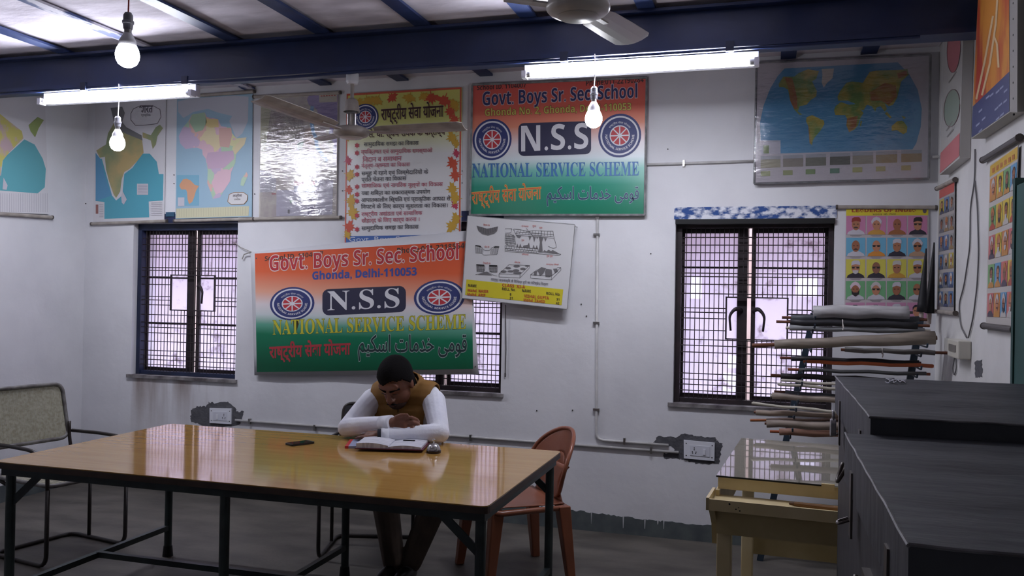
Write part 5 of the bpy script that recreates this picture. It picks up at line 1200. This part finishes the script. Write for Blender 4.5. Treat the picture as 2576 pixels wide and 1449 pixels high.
bm = bm_new(); bar3(bm, POSTS[0][1]+Vector((.05, 0, .25)), POSTS[1][1]+Vector((.04, 0, .25)), .014, .008); obj('lower_rail', bm, M_RACK, t)
def roll(x0, y0, x1, y1, th, Y, col, end, label, wrap=None, taper=0.0, tie=False, rod_r=.008):
    """a rolled map: paper or cloth body round a wooden rod that sticks out at both ends"""
    a, b = onY(x0, y0, Y), onY(x1, y1, Y)
    r = th/2/FOC*(Vector((0, 0, EYE))-a).length*.97
    o = thing('rolled_map', label, 'rolled map', tuple((a+b)/2-Vector((0, 0, r))), 'rolled maps on the rack')
    d = (b-a).normalized(); L = (b-a).length
    body = mat('roll_%d_%d_%d' % col, col, rough=.55, var=.18, scale=10, stretch=(.6, 4, 4))
    bm = bm_new()
    n = 9; tube(bm, [a.lerp(b, k/n)+Vector((0, 0, .003*sin(k*1.7+x0))) for k in range(n+1)], r, seg=12, rfun=lambda q: r*(1+taper*(q-.5))*(1+.05*sin(q*9+y0)))
    obj('map_body', bm, body, o, smooth=True)
    for e0, e1 in ((a-d*end[0], a+d*.02), (b-d*.02, b+d*end[1])):
        bm = bm_new(); cyl(bm, e0, e1, min(rod_r, r*.8), seg=10)
        obj('rod_end', bm, mat('rod_%d_%d_%d' % end[2], end[2], rough=.5, var=.15, scale=8), o)
    for (pa, pb), pst in zip(POSTS, PO):                       # the pegs on which this roll lies
        zz = (a.z+b.z)/2; q = (pa.z-zz)/(pa.z-pb.z)
        if q < .02: q = .02
        pp = pa.lerp(pb, q); u = (pp.x-a.x)/(b.x-a.x)
        if not -.1 < u < 1.02: continue
        zz = a.z+(b.z-a.z)*u-r*(1+abs(taper)/2)*1.06-.008
        bm = bm_new(); tube(bm, round_path([(pp.x, pp.y-.01, zz), (pp.x, Y-r-.02, zz), (pp.x, Y-r-.03, zz+.02)], .01, 3), .005, seg=6); obj('peg', bm, M_RACK, pst)
    if tie:
        p = a.lerp(b, .42); bm = bm_new(); tube(bm, [p+Vector((0, cos(q)*(r+.002), sin(q)*(r+.002))) for q in [k*2*pi/14 for k in range(14)]], .003, seg=6, closed=True)
        tube(bm, [p+Vector((0, -r-.003, 0)), p+Vector((.004, -r-.006, -.02)), p+Vector((0, -r-.005, -.035))], .003, seg=6); obj('tie_string', bm, mat('white_string', (206, 200, 196), rough=.8), o)
BR, OR_, CR, GY = (112, 66, 44), (186, 92, 46), (206, 198, 184), (120, 120, 122)
roll(2046, 783, 2286, 786, 32, 5.12, (196, 194, 196), (.01, .02, GY), 'white glossy rolled chart lying topmost on the rack')
roll(1990, 799, 2312, 804, 15, 5.18, (78, 82, 88), (.05, .04, BR), 'charcoal rolled map just under the white chart')
roll(1988, 810, 2308, 819, 16, 5.06, (34, 34, 40), (.075, .06, BR), 'black rolled map with brown rod ends near the top of the rack', tie=True)
roll(1986, 825, 2325, 832, 14, 5.14, (150, 152, 154), (.02, .03, CR), 'light grey rolled map under the black one')
roll(1948, 867, 2352, 850, 27, 5.04, (150, 138, 126), (.12, .01, BR), 'loosely wrapped beige cloth map slanting across the rack', taper=.35, rod_r=.012)
roll(2125, 880, 2352, 887, 12, 5.16, (120, 116, 112), (.02, .09, BR), 'thin grey rolled map with a long brown right end', tie=True)
roll(1990, 901, 2312, 913, 12, 5.20, (40, 36, 38), (.06, .01, (110, 50, 36)), 'black rolled map with a red-brown left end above the orange rod')
roll(2030, 910, 2346, 921, 9, 5.08, OR_, (.02, .005, OR_), 'bright orange wooden rod on the rack')
roll(2010, 930, 2330, 941, 9, 5.16, (96, 96, 98), (.06, .02, (150, 80, 56)), 'slim grey rolled map with an orange-brown left end')
roll(1964, 945, 2250, 958, 14, 5.10, (38, 32, 36), (.055, .02, BR), 'thick black short roll above the pair of cream rods')
roll(1967, 957, 2250, 978, 7, 5.0, CR, (.005, .01, CR), 'upper one of the pair of cream rods')
roll(1958, 966, 2250, 990, 7.5, 5.04, (196, 188, 174), (.005, .01, CR), 'lower one of the pair of cream rods')
roll(1975, 987, 2250, 1008, 10, 5.14, (74, 76, 82), (.06, .02, BR), 'dark slate rolled map below the cream rods')
roll(1942, 996, 2250, 1016, 15, 5.06, (164, 150, 138), (.01, .02, CR), 'beige paper-wrapped roll with a crumpled left end', taper=-.2)
roll(1893, 1015, 2240, 1050, 7.5, 5.02, (210, 204, 188), (.005, .01, CR), 'long white rod in the lower part of the rack')
roll(1901, 1037, 2230, 1050, 13, 5.12, (166, 148, 132), (.01, .02, BR), 'tan cloth roll below the long white rod')
roll(1928, 1057, 2230, 1056, 10, 5.18, (92, 70, 58), (.09, .02, (160, 90, 44)), 'dark brown roll with an orange left rod end')
roll(1928, 1065, 2230, 1078, 20, 5.04, (156, 142, 130), (.01, .01, BR), 'clear plastic wrapped roll near the desk glass', taper=.1)
roll(1960, 1086, 2230, 1096, 17, 5.10, (176, 132, 112), (.05, .01, OR_), 'pinkish roll lying lowest on the rack')
# two furled black maps leaning in the corner
for (xa, ya), (xb, yb), lab, Y in (((2318, 785), (2330, 625), 'left one of two black furled sheets standing in the corner', 5.36), ((2338, 788), (2350, 610), 'right one of two black furled sheets standing in the corner', 5.42)):
    a, b = onY(xa, ya, Y), onY(xb, yb, Y); o = thing('furled_sheet', lab, 'furled sheet', tuple(a), 'black furled sheets')
    bm = bm_new(); tube(bm, [a.lerp(b, k/8) for k in range(9)], .02, seg=10, rfun=lambda q: .024*(1-q)+.004); obj('furled_cloth', bm, mat('black_cloth', (30, 30, 34), rough=.6), o, smooth=True)
    bm = bm_new(); d = (b-a).normalized(); cyl(bm, a-d*.06, a+d*.02, .013, seg=10); obj('pale_ferrule', bm, mat('pale_handle', (176, 160, 150), rough=.5), o)

# ------------------------------------------------------------------ conduits, sockets, wires
def conduit(pts, r, label, clips, Mc=None):
    bm = bm_new(); P = [onY(x, y, WALL_Y-r-.003) for x, y in pts]; tube(bm, round_path(P, .05, 6), r, seg=10)
    o = tag(obj('conduit_pipe', bm, M_PIPE, smooth=True), label, 'pipe')
    for x, y, vert in clips:
        p = onY(x, y, WALL_Y-r-.003); bm = bm_new()
        if vert: box(bm, (p.x-r-.012, p.y-r-.002, p.z-.007), (p.x+r+.012, WALL_Y-.001, p.z+.007))
        else: box(bm, (p.x-.007, p.y-r-.002, p.z-r-.012), (p.x+.007, WALL_Y-.001, p.z+r+.012))
        obj('pipe_clip', bm, Mc or M_METAL, o)
    return o
conduit([(1503, 552), (1500, 1106), (1682, 1120)], .0085, 'white conduit running down the wall and bending towards the right socket', [(1500, 812, 1), (1501, 590, 1), (1500, 1030, 1), (1571, 1110, 0)])
conduit([(592, 1057), (1000, 1086), (1707, 1138)], .0085, 'long white conduit running level along the wall behind the table', [(628, 1060, 0), (792, 1076, 0), (1184, 1101, 0), (1638, 1133, 0)])
conduit([(1625, 414), (1720, 411), (1897, 405)], .0085, 'short white conduit between the square board and the world map', [(1720, 411, 0)])
bm = bm_new(); p = onX(2365, 395, WALL_R-.012); cyl(bm, p, p+Vector((0, -.03, 0)), .009); cyl(bm, onY(2345, 395, WALL_Y-.02), onY(2366, 394, WALL_Y-.02), .009); tag(obj('conduit_stub', bm, M_PIPE), 'short pipe stub in the corner beside the world map', 'pipe')

def ragged(pts, amp, seed, n=7):
    rnd = random.Random(seed); out = []
    for (x0, y0), (x1, y1) in zip(pts, pts[1:]+pts[:1]):
        for k in range(n):
            u = k/n; out.append((x0+(x1-x0)*u+rnd.uniform(-amp, amp), y0+(y1-y0)*u+rnd.uniform(-amp, amp)))
    return out
PC = back(WALL_Y-.001)
for i, pts in enumerate(([(478, 1052), (482, 1030), (500, 1022), (518, 1023), (524, 1012), (540, 1014), (575, 1012), (594, 1028), (596, 1036), (612, 1034), (610, 1056), (600, 1070), (560, 1076), (520, 1073), (480, 1060)],
                         [(1645, 1112), (1655, 1098), (1700, 1100), (1725, 1090), (1752, 1098), (1800, 1100), (1806, 1110), (1818, 1118), (1812, 1145), (1808, 1168), (1750, 1166), (1722, 1158), (1700, 1152), (1672, 1156), (1668, 1142), (1700, 1136), (1690, 1122), (1650, 1118)])):
    bm = bm_new(); rg = ragged(pts, 2.2, 20+i); slab(bm, [PC(x, y) for x, y in rg], (0, .0008, 0)); obj('cement_patch', bm, M_CEMENT, wall_back)
def socket(quad, label, flip):
    pl = back(WALL_Y-.012); cx = sum(q[0] for q in quad)/4; cy = sum(q[1] for q in quad)/4
    o = thing('socket_plate', label, 'socket', tuple(onY(cx, quad[2][1], WALL_Y)), 'wall sockets')
    sheet('plate', o, pl, quad, M_SOCKET, .011)
    def m(u, v): return ((quad[0][0]*(1-u)+quad[1][0]*u)*(1-v)+(quad[3][0]*(1-u)+quad[2][0]*u)*v, (quad[0][1]*(1-u)+quad[1][1]*u)*(1-v)+(quad[3][1]*(1-u)+quad[2][1]*u)*v)
    def mp(r): return [m(r[0], r[1]), m(r[2], r[1]), m(r[2], r[3]), m(r[0], r[3])]
    su = (lambda u: 1-u) if flip else (lambda u: u)
    fl = lambda r: (min(su(r[0]), su(r[2])), r[1], max(su(r[0]), su(r[2])), r[3])
    sheet('module_frame', o, back(WALL_Y-.015), mp(fl((.2, .24, .84, .8))), mat('module_plastic', (214, 216, 226), rough=.3), .003)
    sheet('rocker_switch', o, back(WALL_Y-.019), mp(fl((.62, .4, .71, .72))), M_SOCKET, .004)
    for nm, L, r in (('socket_hole', ((.34, .38), (.34, .48), (.28, .6), (.4, .6), (.29, .67), (.39, .67)), .0035), ('screw', ((.08, .17), (.92, .17), (.08, .83), (.92, .83)), .004)):
        for u, v in L:
            bm = bm_new(); p = back(WALL_Y-(.0155 if nm == 'socket_hole' else .0125))(*m(su(u), v)); cyl(bm, p, p+Vector((0, .003, 0)), r, seg=8); obj(nm, bm, M_DARK, o)
socket([(1720, 1107), (1798, 1114), (1797, 1160), (1720, 1153)], 'white socket plate with a switch in a bare cement patch near the desk', False)
socket([(527, 1027), (582, 1028), (581, 1067), (527, 1064)], 'white socket plate in a dark patch behind the left end of the table', True)

PRW = lambda x, y, o=0.0: onX(x, y, WALL_R-.006-o)
t = thing('switch_box', 'cream meter switch box on the right wall with wires hanging from above', 'switch box', tuple(PRW(2425, 905)))
M_BOXC = mat('cream_switchbox', (206, 202, 190), rough=.4)
a, b = onX(2416, 852, WALL_R), onX(2444, 905, WALL_R)
boxo('box_body', (WALL_R-.06, b.y, b.z), (WALL_R-.001, a.y, a.z), M_BOXC, t, bevel=.006)
boxo('breaker_window', (WALL_R-.064, b.y+.05, (a.z+b.z)/2-.015), (WALL_R-.06, a.y-.05, (a.z+b.z)/2+.02), mat('breaker_grey', (120, 116, 110), rough=.5), t)
a2 = onX(2402, 855, WALL_R); boxo('side_box', (WALL_R-.05, a.y+.01, b.z+.02), (WALL_R-.001, a2.y, a.z-.005), mat('grey_side_box', (188, 186, 180), rough=.5), t)
M_WIRE = mat('grey_wire', (112, 110, 112), rough=.6)
def wire(pts, r=.0035):
    bm = bm_new(); P = [PRW(x, y) for x, y in pts]; tube(bm, round_path(P, .05, 4), r, seg=6); return obj('wire', bm, M_WIRE, t, smooth=True)
wire([(2453, 375), (2452, 455), (2441, 520), (2440, 620), (2425, 720), (2412, 765), (2416, 820), (2432, 850)])
wire([(2452, 455), (2459, 520), (2462, 640), (2458, 720), (2448, 800), (2436, 850)])
wire([(2402, 895), (2396, 930), (2400, 945), (2406, 930), (2404, 895)])
for pts in ([(2452, 910), (2470, 905), (2471, 948), (2453, 950)],):
    bm = bm_new(); rg = ragged(pts, 1.5, 44); slab(bm, [onX(x, y, WALL_R-.0015) for x, y in rg], (.001, 0, 0)); obj('cement_patch', bm, M_CEMENT, wall_right)
# rust streaks and nails on the back wall
rnd = random.Random(9)
for k, (x, y) in enumerate(((1440, 1032), (1462, 765), (1475, 795), (1350, 1033), (1637, 638), (1680, 375), (640, 488), (177, 445), (215, 512), (680, 460), (861, 430), (861, 480), (437, 440), (437, 462), (1162, 430), (1162, 460))):
    bm = bm_new(); p = onY(x, y, WALL_Y-.006); cyl(bm, p, p+Vector((0, .008, 0)), .004, seg=6); obj('nail', bm, M_DARK, wall_back)
# ------------------------------------------------------------------ the reading man
M_SKIN = mat('skin', (122, 78, 60), rough=.5, var=.08, scale=20); M_SHIRT = mat('white_shirt', (238, 240, 248), rough=.8, col2=(226, 228, 240), scale=9, bump=.8, bscale=11); M_TROU = mat('brown_trousers', (72, 57, 48), rough=.85, var=.15, scale=12)
M_HAIR = mat('black_hair', (12, 10, 12), rough=.85, bump=.3, bscale=120, spec=.15); M_VEST = mat('mustard_vest', (138, 98, 42), rough=.75, col2=(122, 86, 36), scale=7, bump=.3, bscale=10); M_LIP = mat('dark_lips', (84, 48, 44), rough=.5); M_STUB = mat('stubble', (62, 44, 40), rough=.7)
MX = -1.962
PRIM = []   # (a, b, ra, rb, material) tapered limbs
def limb(a, b, ra, rb, k): PRIM.append((Vector(a), Vector(b), ra, rb, k))
SK, SH, TR = 0, 1, 2
# trunk, leaning forward over the table
limb((MX-.165, 4.76, .56), (MX+.005, 4.78, .56), .115, .115, TR)
limb((MX-.12, 4.73, .64), (MX+.01, 4.74, .64), .125, .125, SH)
limb((MX-.11, 4.66, .76), (MX+.06, 4.66, .76), .125, .125, SH)
limb((MX-.10, 4.57, .87), (MX+.10, 4.57, .87), .115, .115, SH)
limb((MX-.14, 4.53, .945), (MX+.14, 4.53, .955), .072, .072, SH)
limb((MX, 4.54, .98), (MX, 4.47, 1.03), .062, .058, SK)
limb((MX, 4.56, .96), (MX, 4.51, 1.0), .08, .066, SH)
# arms folded on the table
LS, LE, LW = Vector((MX-.185, 4.50, .925)), Vector((-2.165, 4.225, .805)), Vector((-1.905, 4.165, .852))
limb(LS, LS.lerp(LE, .5), .068, .062, SH); limb(LS.lerp(LE, .5), LE, .062, .052, SH); limb(LE, LE.lerp(LW, .45), .052, .05, SH); limb(LE.lerp(LW, .45), LW, .05, .040, SH)
RS, RE, RW = Vector((MX+.185, 4.50, .935)), Vector((-1.635, 4.235, .808)), Vector((-1.905, 4.125, .796))
limb(RS, RS.lerp(RE, .5), .068, .06, SH); limb(RS.lerp(RE, .5), RE, .06, .052, SH); limb(RE, RE.lerp(RW, .45), .052, .046, SH); limb(RE.lerp(RW, .45), RW, .046, .036, SH)
# the hand seen on top: palm, four fingers curling over the sleeve, thumb
limb(LW, LW+Vector((.035, -.002, .004)), .030, .030, SK)
H = LW+Vector((.05, -.003, .004))
limb(H+Vector((0, 0, .018)), H+Vector((.055, .004, .020)), .018, .016, SK); limb(H+Vector((0, -.004, -.012)), H+Vector((.055, -.004, -.012)), .018, .016, SK); limb(H, H+Vector((.05, 0, .004)), .022, .02, SK)
for k, (z, l) in enumerate(((.034, .040), (.014, .046), (-.007, .044), (-.027, .036))):
    p0 = H+Vector((.055, -.002, z)); p1 = p0+Vector((l*.9, .004, .002-.004*k)); p2 = p1+Vector((l*.45, .022, -.012)); p3 = p2+Vector((.004, .022, -.016))
    limb(p0, p1, .0095, .009, SK); limb(p1, p2, .009, .0085, SK); limb(p2, p3, .0085, .0075, SK)
limb(H+Vector((.0, .0, .03)), H+Vector((.035, -.012, .047)), .012, .0105, SK); limb(H+Vector((.035, -.012, .047)), H+Vector((.068, -.008, .05)), .0105, .0085, SK)
# the other hand tucked under the forearm
limb(RW, RW+Vector((-.03, -.004, -.002)), .028, .028, SK)
H2 = RW+Vector((-.035, -.004, -.002))
limb(H2, H2+Vector((-.05, .006, -.004)), .026, .024, SK)
for k in range(4):
    p0 = H2+Vector((-.055, -.024+k*.017, -.008)); p1 = p0+Vector((-.04, .008, -.006)); limb(p0, p1, .010, .009, SK); limb(p1, p1+Vector((-.022, .006, -.008)), .009, .0075, SK)
limb(H2+Vector((-.01, -.02, 0)), H2+Vector((-.05, -.036, -.01)), .011, .009, SK)
# legs under the table, shins slanting together
HL, KL, AL = Vector((MX-.16, 4.73, .54)), Vector((-2.02, 4.36, .52)), Vector((-1.90, 4.27, .10))
HR, KR, AR = Vector((MX+.01, 4.75, .54)), Vector((-1.66, 4.38, .53)), Vector((-1.81, 4.29, .10))
for h_, k_, a_ in ((HL, KL, AL), (HR, KR, AR)):
    limb(h_, k_, .092, .075, TR); limb(k_, k_.lerp(a_, .35), .075, .073, TR); limb(k_.lerp(a_, .35), a_, .073, .060, TR)
# head: tilted well forward, reading
TILT = radians(38); HC = Vector((MX+.005, 4.385, 1.045)); HS = 1.08
hf = Vector((0, -cos(TILT), -sin(TILT))); hu = Vector((0, -sin(TILT), cos(TILT))); hr = Vector((1, 0, 0))
yawh = Matrix.Rotation(radians(-3), 3, 'Z'); hf, hu, hr = yawh @ hf, yawh @ hu, yawh @ hr
def hp(x, f, u): return HC+(hr*x+hf*f+hu*u)*HS
def ellipsoid(bm, c, ax, n=16, m=24):
    g = []
    for i in range(n+1):
        th = pi*i/n
        if i in (0, n): g.append([bm.verts.new(c+ax[2]*cos(th))]); continue
        g.append([bm.verts.new(c+ax[2]*cos(th)+(ax[0]*cos(2*pi*k/m)+ax[1]*sin(2*pi*k/m))*sin(th)) for k in range(m)])
    for A, B in zip(g, g[1:]):
        for k in range(m):
            q = (k+1) % m
            if len(A) == 1: bm.faces.new((A[0], B[k], B[q]))
            elif len(B) == 1: bm.faces.new((A[k], B[0], A[q]))
            else: bm.faces.new((A[k], B[k], B[q], A[q]))
def capsule(bm, a, b, ra, rb, seg=14):
    d = (b-a); d = d.normalized() if d.length > 1e-6 else Vector((0, 0, 1)); u = d.orthogonal().normalized(); w = d.cross(u); rings = []
    for k in range(5):
        t_ = -pi/2+k*pi/8; rings.append((a+d*ra*sin(t_), ra*cos(t_)))
    for k in range(5):
        t_ = k*pi/8; rings.append((b+d*rb*sin(t_), rb*cos(t_)))
    G = []
    for c, r in rings:
        if r < 1e-4: G.append([bm.verts.new(c)])
        else: G.append([bm.verts.new(c+(u*cos(2*pi*k/seg)+w*sin(2*pi*k/seg))*r) for k in range(seg)])
    for A, B in zip(G, G[1:]):
        for k in range(seg):
            q = (k+1) % seg
            if len(A) == 1: bm.faces.new((A[0], B[q], B[k]))
            elif len(B) == 1: bm.faces.new((A[k], A[q], B[0]))
            else: bm.faces.new((A[k], A[q], B[q], B[k]))
def remeshed(bm, voxel, smooth_it):
    bmesh.ops.recalc_face_normals(bm, faces=bm.faces)
    me = bpy.data.meshes.new('tmp'); bm.to_mesh(me); bm.free(); o = bpy.data.objects.new('tmp', me); COL.objects.link(o)
    md = o.modifiers.new('r', 'REMESH'); md.mode = 'VOXEL'; md.voxel_size = voxel
    ms = o.modifiers.new('s', 'SMOOTH'); ms.factor = .5; ms.iterations = smooth_it
    dg = bpy.context.evaluated_depsgraph_get(); out = bpy.data.meshes.new_from_object(o.evaluated_get(dg)); bpy.data.objects.remove(o); return out
bm = bm_new()
for a, b, ra, rb, k in PRIM: capsule(bm, a, b, ra, rb)
HEAD = [((0, -.01, .025), (.077, .098, .098)), ((0, .018, -.05), (.068, .07, .076)), ((0, .052, -.098), (.034, .034, .026)), ((0, .074, .04), (.056, .02, .034))]
for (x, f, u), (rx, rf, ru) in HEAD: ellipsoid(bm, hp(x, f, u), (hr*rx*HS, hf*rf*HS, hu*ru*HS))
ellipsoid(bm, hp(0, .102, -.028), (hr*.014*HS, hf*.022*HS, hu*.026*HS), 10, 14); ellipsoid(bm, hp(0, .094, -.004), (hr*.010*HS, hf*.016*HS, hu*.034*HS), 10, 14)
for s in (-1, 1):
    ellipsoid(bm, hp(s*.078, -.012, -.012), (hr*.010*HS, hf*.020*HS, hu*.034*HS), 10, 14); ellipsoid(bm, hp(s*.016, .097, -.036), (hr*.009*HS, hf*.012*HS, hu*.009*HS), 8, 10)
    ellipsoid(bm, hp(s*.030, .072, .016), (hr*.022*HS, hf*.014*HS, hu*.012*HS), 8, 12)
ellipsoid(bm, hp(0, .088, -.068), (hr*.024*HS, hf*.012*HS, hu*.010*HS), 8, 12)
limb_neck = (Vector((MX, 4.52, 1.0)), hp(0, -.02, -.07)); capsule(bm, limb_neck[0], limb_neck[1], .058, .054)
me = remeshed(bm, .005, 3)
def seg_d(p, a, b, ra, rb):
    ab = b-a; L = ab.length_squared; q = 0 if L < 1e-9 else max(0, min(1, (p-a).dot(ab)/L)); return (p-a-ab*q).length-(ra+(rb-ra)*q)
cap_list = PRIM+[(limb_neck[0], limb_neck[1], .058, .054, SK)]
import numpy as np
npoly = len(me.polygons); cen = np.zeros(npoly*3); me.polygons.foreach_get('center', cen); cen = cen.reshape(-1, 3)
rel = (cen-np.array(HC))/HS; x, f, u = rel @ np.array(hr), rel @ np.array(hf), rel @ np.array(hu)
best = (np.sqrt((x/.085)**2+(f/.108)**2+((u+.01)/.13)**2)-1.02)*.09; km = np.zeros(npoly, dtype=np.int32)
for a, b, ra, rb, k in cap_list:
    A, AB = np.array(a), np.array(b-a); L = max(AB @ AB, 1e-9); q_ = np.clip(((cen-A) @ AB)/L, 0, 1)
    d = np.linalg.norm(cen-A-q_[:, None]*AB, axis=1)-(ra+(rb-ra)*q_); w_ = d < best; best[w_] = d[w_]; km[w_] = k
me.polygons.foreach_set('material_index', km); me.polygons.foreach_set('use_smooth', np.ones(npoly, dtype=bool))
man = thing('person', 'man in white shirt and mustard vest reading with bowed head and folded arms', 'person', (MX, 4.6, 0))
me.transform(Matrix.Translation(-_LOC[man.name]))
obj('body', me, [M_SKIN, M_SHIRT, M_TROU], man)
# vest: a shell over the torso, open at neck and arms
bm = bm_new(); e = .014
for a, b, r in (((MX-.075, 4.74, .63), (MX+.075, 4.74, .63), .128), ((MX-.085, 4.66, .76), (MX+.085, 4.66, .76), .128), ((MX-.105, 4.57, .87), (MX+.105, 4.57, .87), .118), ((MX-.135, 4.53, .945), (MX+.135, 4.53, .955), .076), ((MX-.02, 4.555, .97), (MX+.02, 4.53, .99), .088)):
    capsule(bm, Vector(a), Vector(b), r+e, r+e)
vm = remeshed(bm, .006, 4)
b2 = bm_new(); b2.from_mesh(vm); bpy.data.meshes.remove(vm)
neckp = Vector((MX, 4.46, 1.035))
def cut(co, no): bmesh.ops.bisect_plane(b2, geom=b2.verts[:]+b2.edges[:]+b2.faces[:], plane_co=co, plane_no=no, clear_outer=True)
for s in (-1, 1): cut(Vector((MX+s*.155, 4.5, .88)), Vector((s, 0, -.22)).normalized())   # arm holes
cut(Vector((MX, 4.5, .52)), Vector((0, 0, -1))); cut(Vector((MX, 4.47, 1.03)), Vector((0, -.62, .78)))
kill = [f for f in b2.faces if (lambda c: c.y < 4.52 and c.z > .87 and abs(c.x-MX) < (c.z-.87)*.2)(f.calc_center_median())]
bmesh.ops.delete(b2, geom=kill, context='FACES')
v = obj('vest', b2, M_VEST, man, smooth=True); md = v.modifiers.new('cloth_thickness', 'SOLIDIFY'); md.thickness = .006; md.offset = 1
# standing vest collar and the white shirt collar inside it
ax = (hp(0, -.03, -.06)-Vector((MX, 4.53, .985))).normalized(); n1 = Vector((1, 0, 0)); n2 = ax.cross(n1)
for nm, r0, r1, h0, h1, a0, M_ in (('collar', .088, .094, -.005, .060, 2.25, M_VEST), ('shirt_collar', .076, .082, .0, .072, 2.45, mat('collar_white', (226, 226, 232), rough=.7))):
    bm = bm_new(); rows = []
    for k in range(25):
        a = -a0+2*a0*k/24; dr = n2*cos(a)*(1 if n2.y > 0 else -1)+n1*sin(a); dip = max(0, abs(a)-1.3)*.03
        rows.append([bm.verts.new(Vector((MX, 4.525, .99))+ax*(h0-dip)+dr*r0), bm.verts.new(Vector((MX, 4.525, .99))+ax*(h1-dip*1.6)+dr*r1)])
    for A, B in zip(rows, rows[1:]): bm.faces.new((A[0], B[0], B[1], A[1]))
    co = obj(nm, bm, M_, man, smooth=True); md = co.modifiers.new('cloth_thickness', 'SOLIDIFY'); md.thickness = .005
for k, (x, y, z) in enumerate(((-.063, 4.425, .955), (-.045, 4.415, .94))):
    bm = bm_new(); ellipsoid(bm, Vector((MX+x, y-.012, z)), (Vector((.005, 0, 0)), Vector((0, .004, 0)), Vector((0, 0, .005))), 6, 8); obj('vest_stud', bm, M_CHR, man, smooth=True)
# cuffs
for W0, W1, r in ((LW-(LW-LE).normalized()*.035, LW+(LW-LE).normalized()*.032, .0405), (RW-(RW-RE).normalized()*.03, RW+(RW-RE).normalized()*.01, .0375)):
    bm = bm_new(); cyl(bm, W0, W1, r+.002, r+.001, seg=28); cf = obj('cuff', bm, M_SHIRT, man)
    for pf in cf.data.polygons: pf.use_smooth = len(pf.vertices) == 4
bm = bm_new(); q = RW+(RW-RE).normalized()*.012; cyl(bm, q, q+(RW-RE).normalized()*.018, .034, .033, seg=18); obj('wristwatch', bm, mat('watch_dark', (40, 42, 52), rough=.3), man)
# hair: shell over the skull down to the hairline
bm = bm_new(); ellipsoid(bm, hp(0, -.012, .03), (hr*.088*HS, hf*.112*HS, hu*.112*HS), 28, 40); ellipsoid(bm, hp(0, -.05, -.03), (hr*.076*HS, hf*.068*HS, hu*.09*HS), 20, 30)
hm = remeshed(bm, .006, 2); b2 = bm_new(); b2.from_mesh(hm); bpy.data.meshes.remove(hm); kill = []
for f in b2.faces:
    rel = (f.calc_center_median()-HC)/HS; x, ff, u = rel.dot(hr), rel.dot(hf), rel.dot(hu)
    line = .072+.010*sin(x*60) if ff > .045 else (.072-(.045-ff)*1.5 if ff > -.02 else -.035 if ff > -.04 else -.085)
    if u < line: kill.append(f)
bmesh.ops.delete(b2, geom=kill, context='FACES')
h = obj('hair', b2, M_HAIR, man, smooth=True); md = h.modifiers.new('hair_thickness', 'SOLIDIFY'); md.thickness = .012; md.offset = -1
for s in (-1, 1):
    bm = bm_new(); tube(bm, [hp(s*(.012+.011*k), .0945-.0022*k-.0011*k*k, .020+.003*(k if k < 3 else 4.5-k)) for k in range(5)], .0055, seg=6); obj('eyebrow', bm, M_HAIR, man, smooth=True)
    bm = bm_new(); tube(bm, [hp(s*(.02+.008*k), .0915-.003*k, .001-.0015*sin(k/3*pi)) for k in range(4)], .0026, seg=6); obj('eyelid', bm, M_STUB, man, smooth=True)
bm = bm_new(); tube(bm, [hp(-.03+.0075*k, .103-.00035*(k-4)**2, -.056-.0004*(k-4)**2) for k in range(9)], .006, seg=6, rfun=lambda q: .002+.0045*sin(q*pi)); obj('moustache', bm, M_HAIR, man, smooth=True)
bm = bm_new(); tube(bm, [hp(-.02+.01*k, .1-.0012*(k-2)**2, -.07) for k in range(5)], .004, seg=6); obj('mouth', bm, M_LIP, man, smooth=True)
bm = bm_new(); b2 = None
ellipsoid(bm, hp(0, .040, -.088), (hr*.050*HS, hf*.054*HS, hu*.042*HS), 14, 20)
obj('short_beard', bm, M_STUB, man, smooth=True)
for a_, s in ((AL, -1), (AR, 1)):
    bm = bm_new(); ellipsoid(bm, a_+Vector((0, -.07, -.055)), (Vector((.045, 0, 0)), Vector((0, .13, 0)), Vector((0, 0, .05))), 12, 16)
    for v_ in bm.verts: v_.co.z = max(v_.co.z, .002)
    obj('shoe', bm, mat('black_shoe', (30, 28, 28), rough=.35), man, smooth=True)
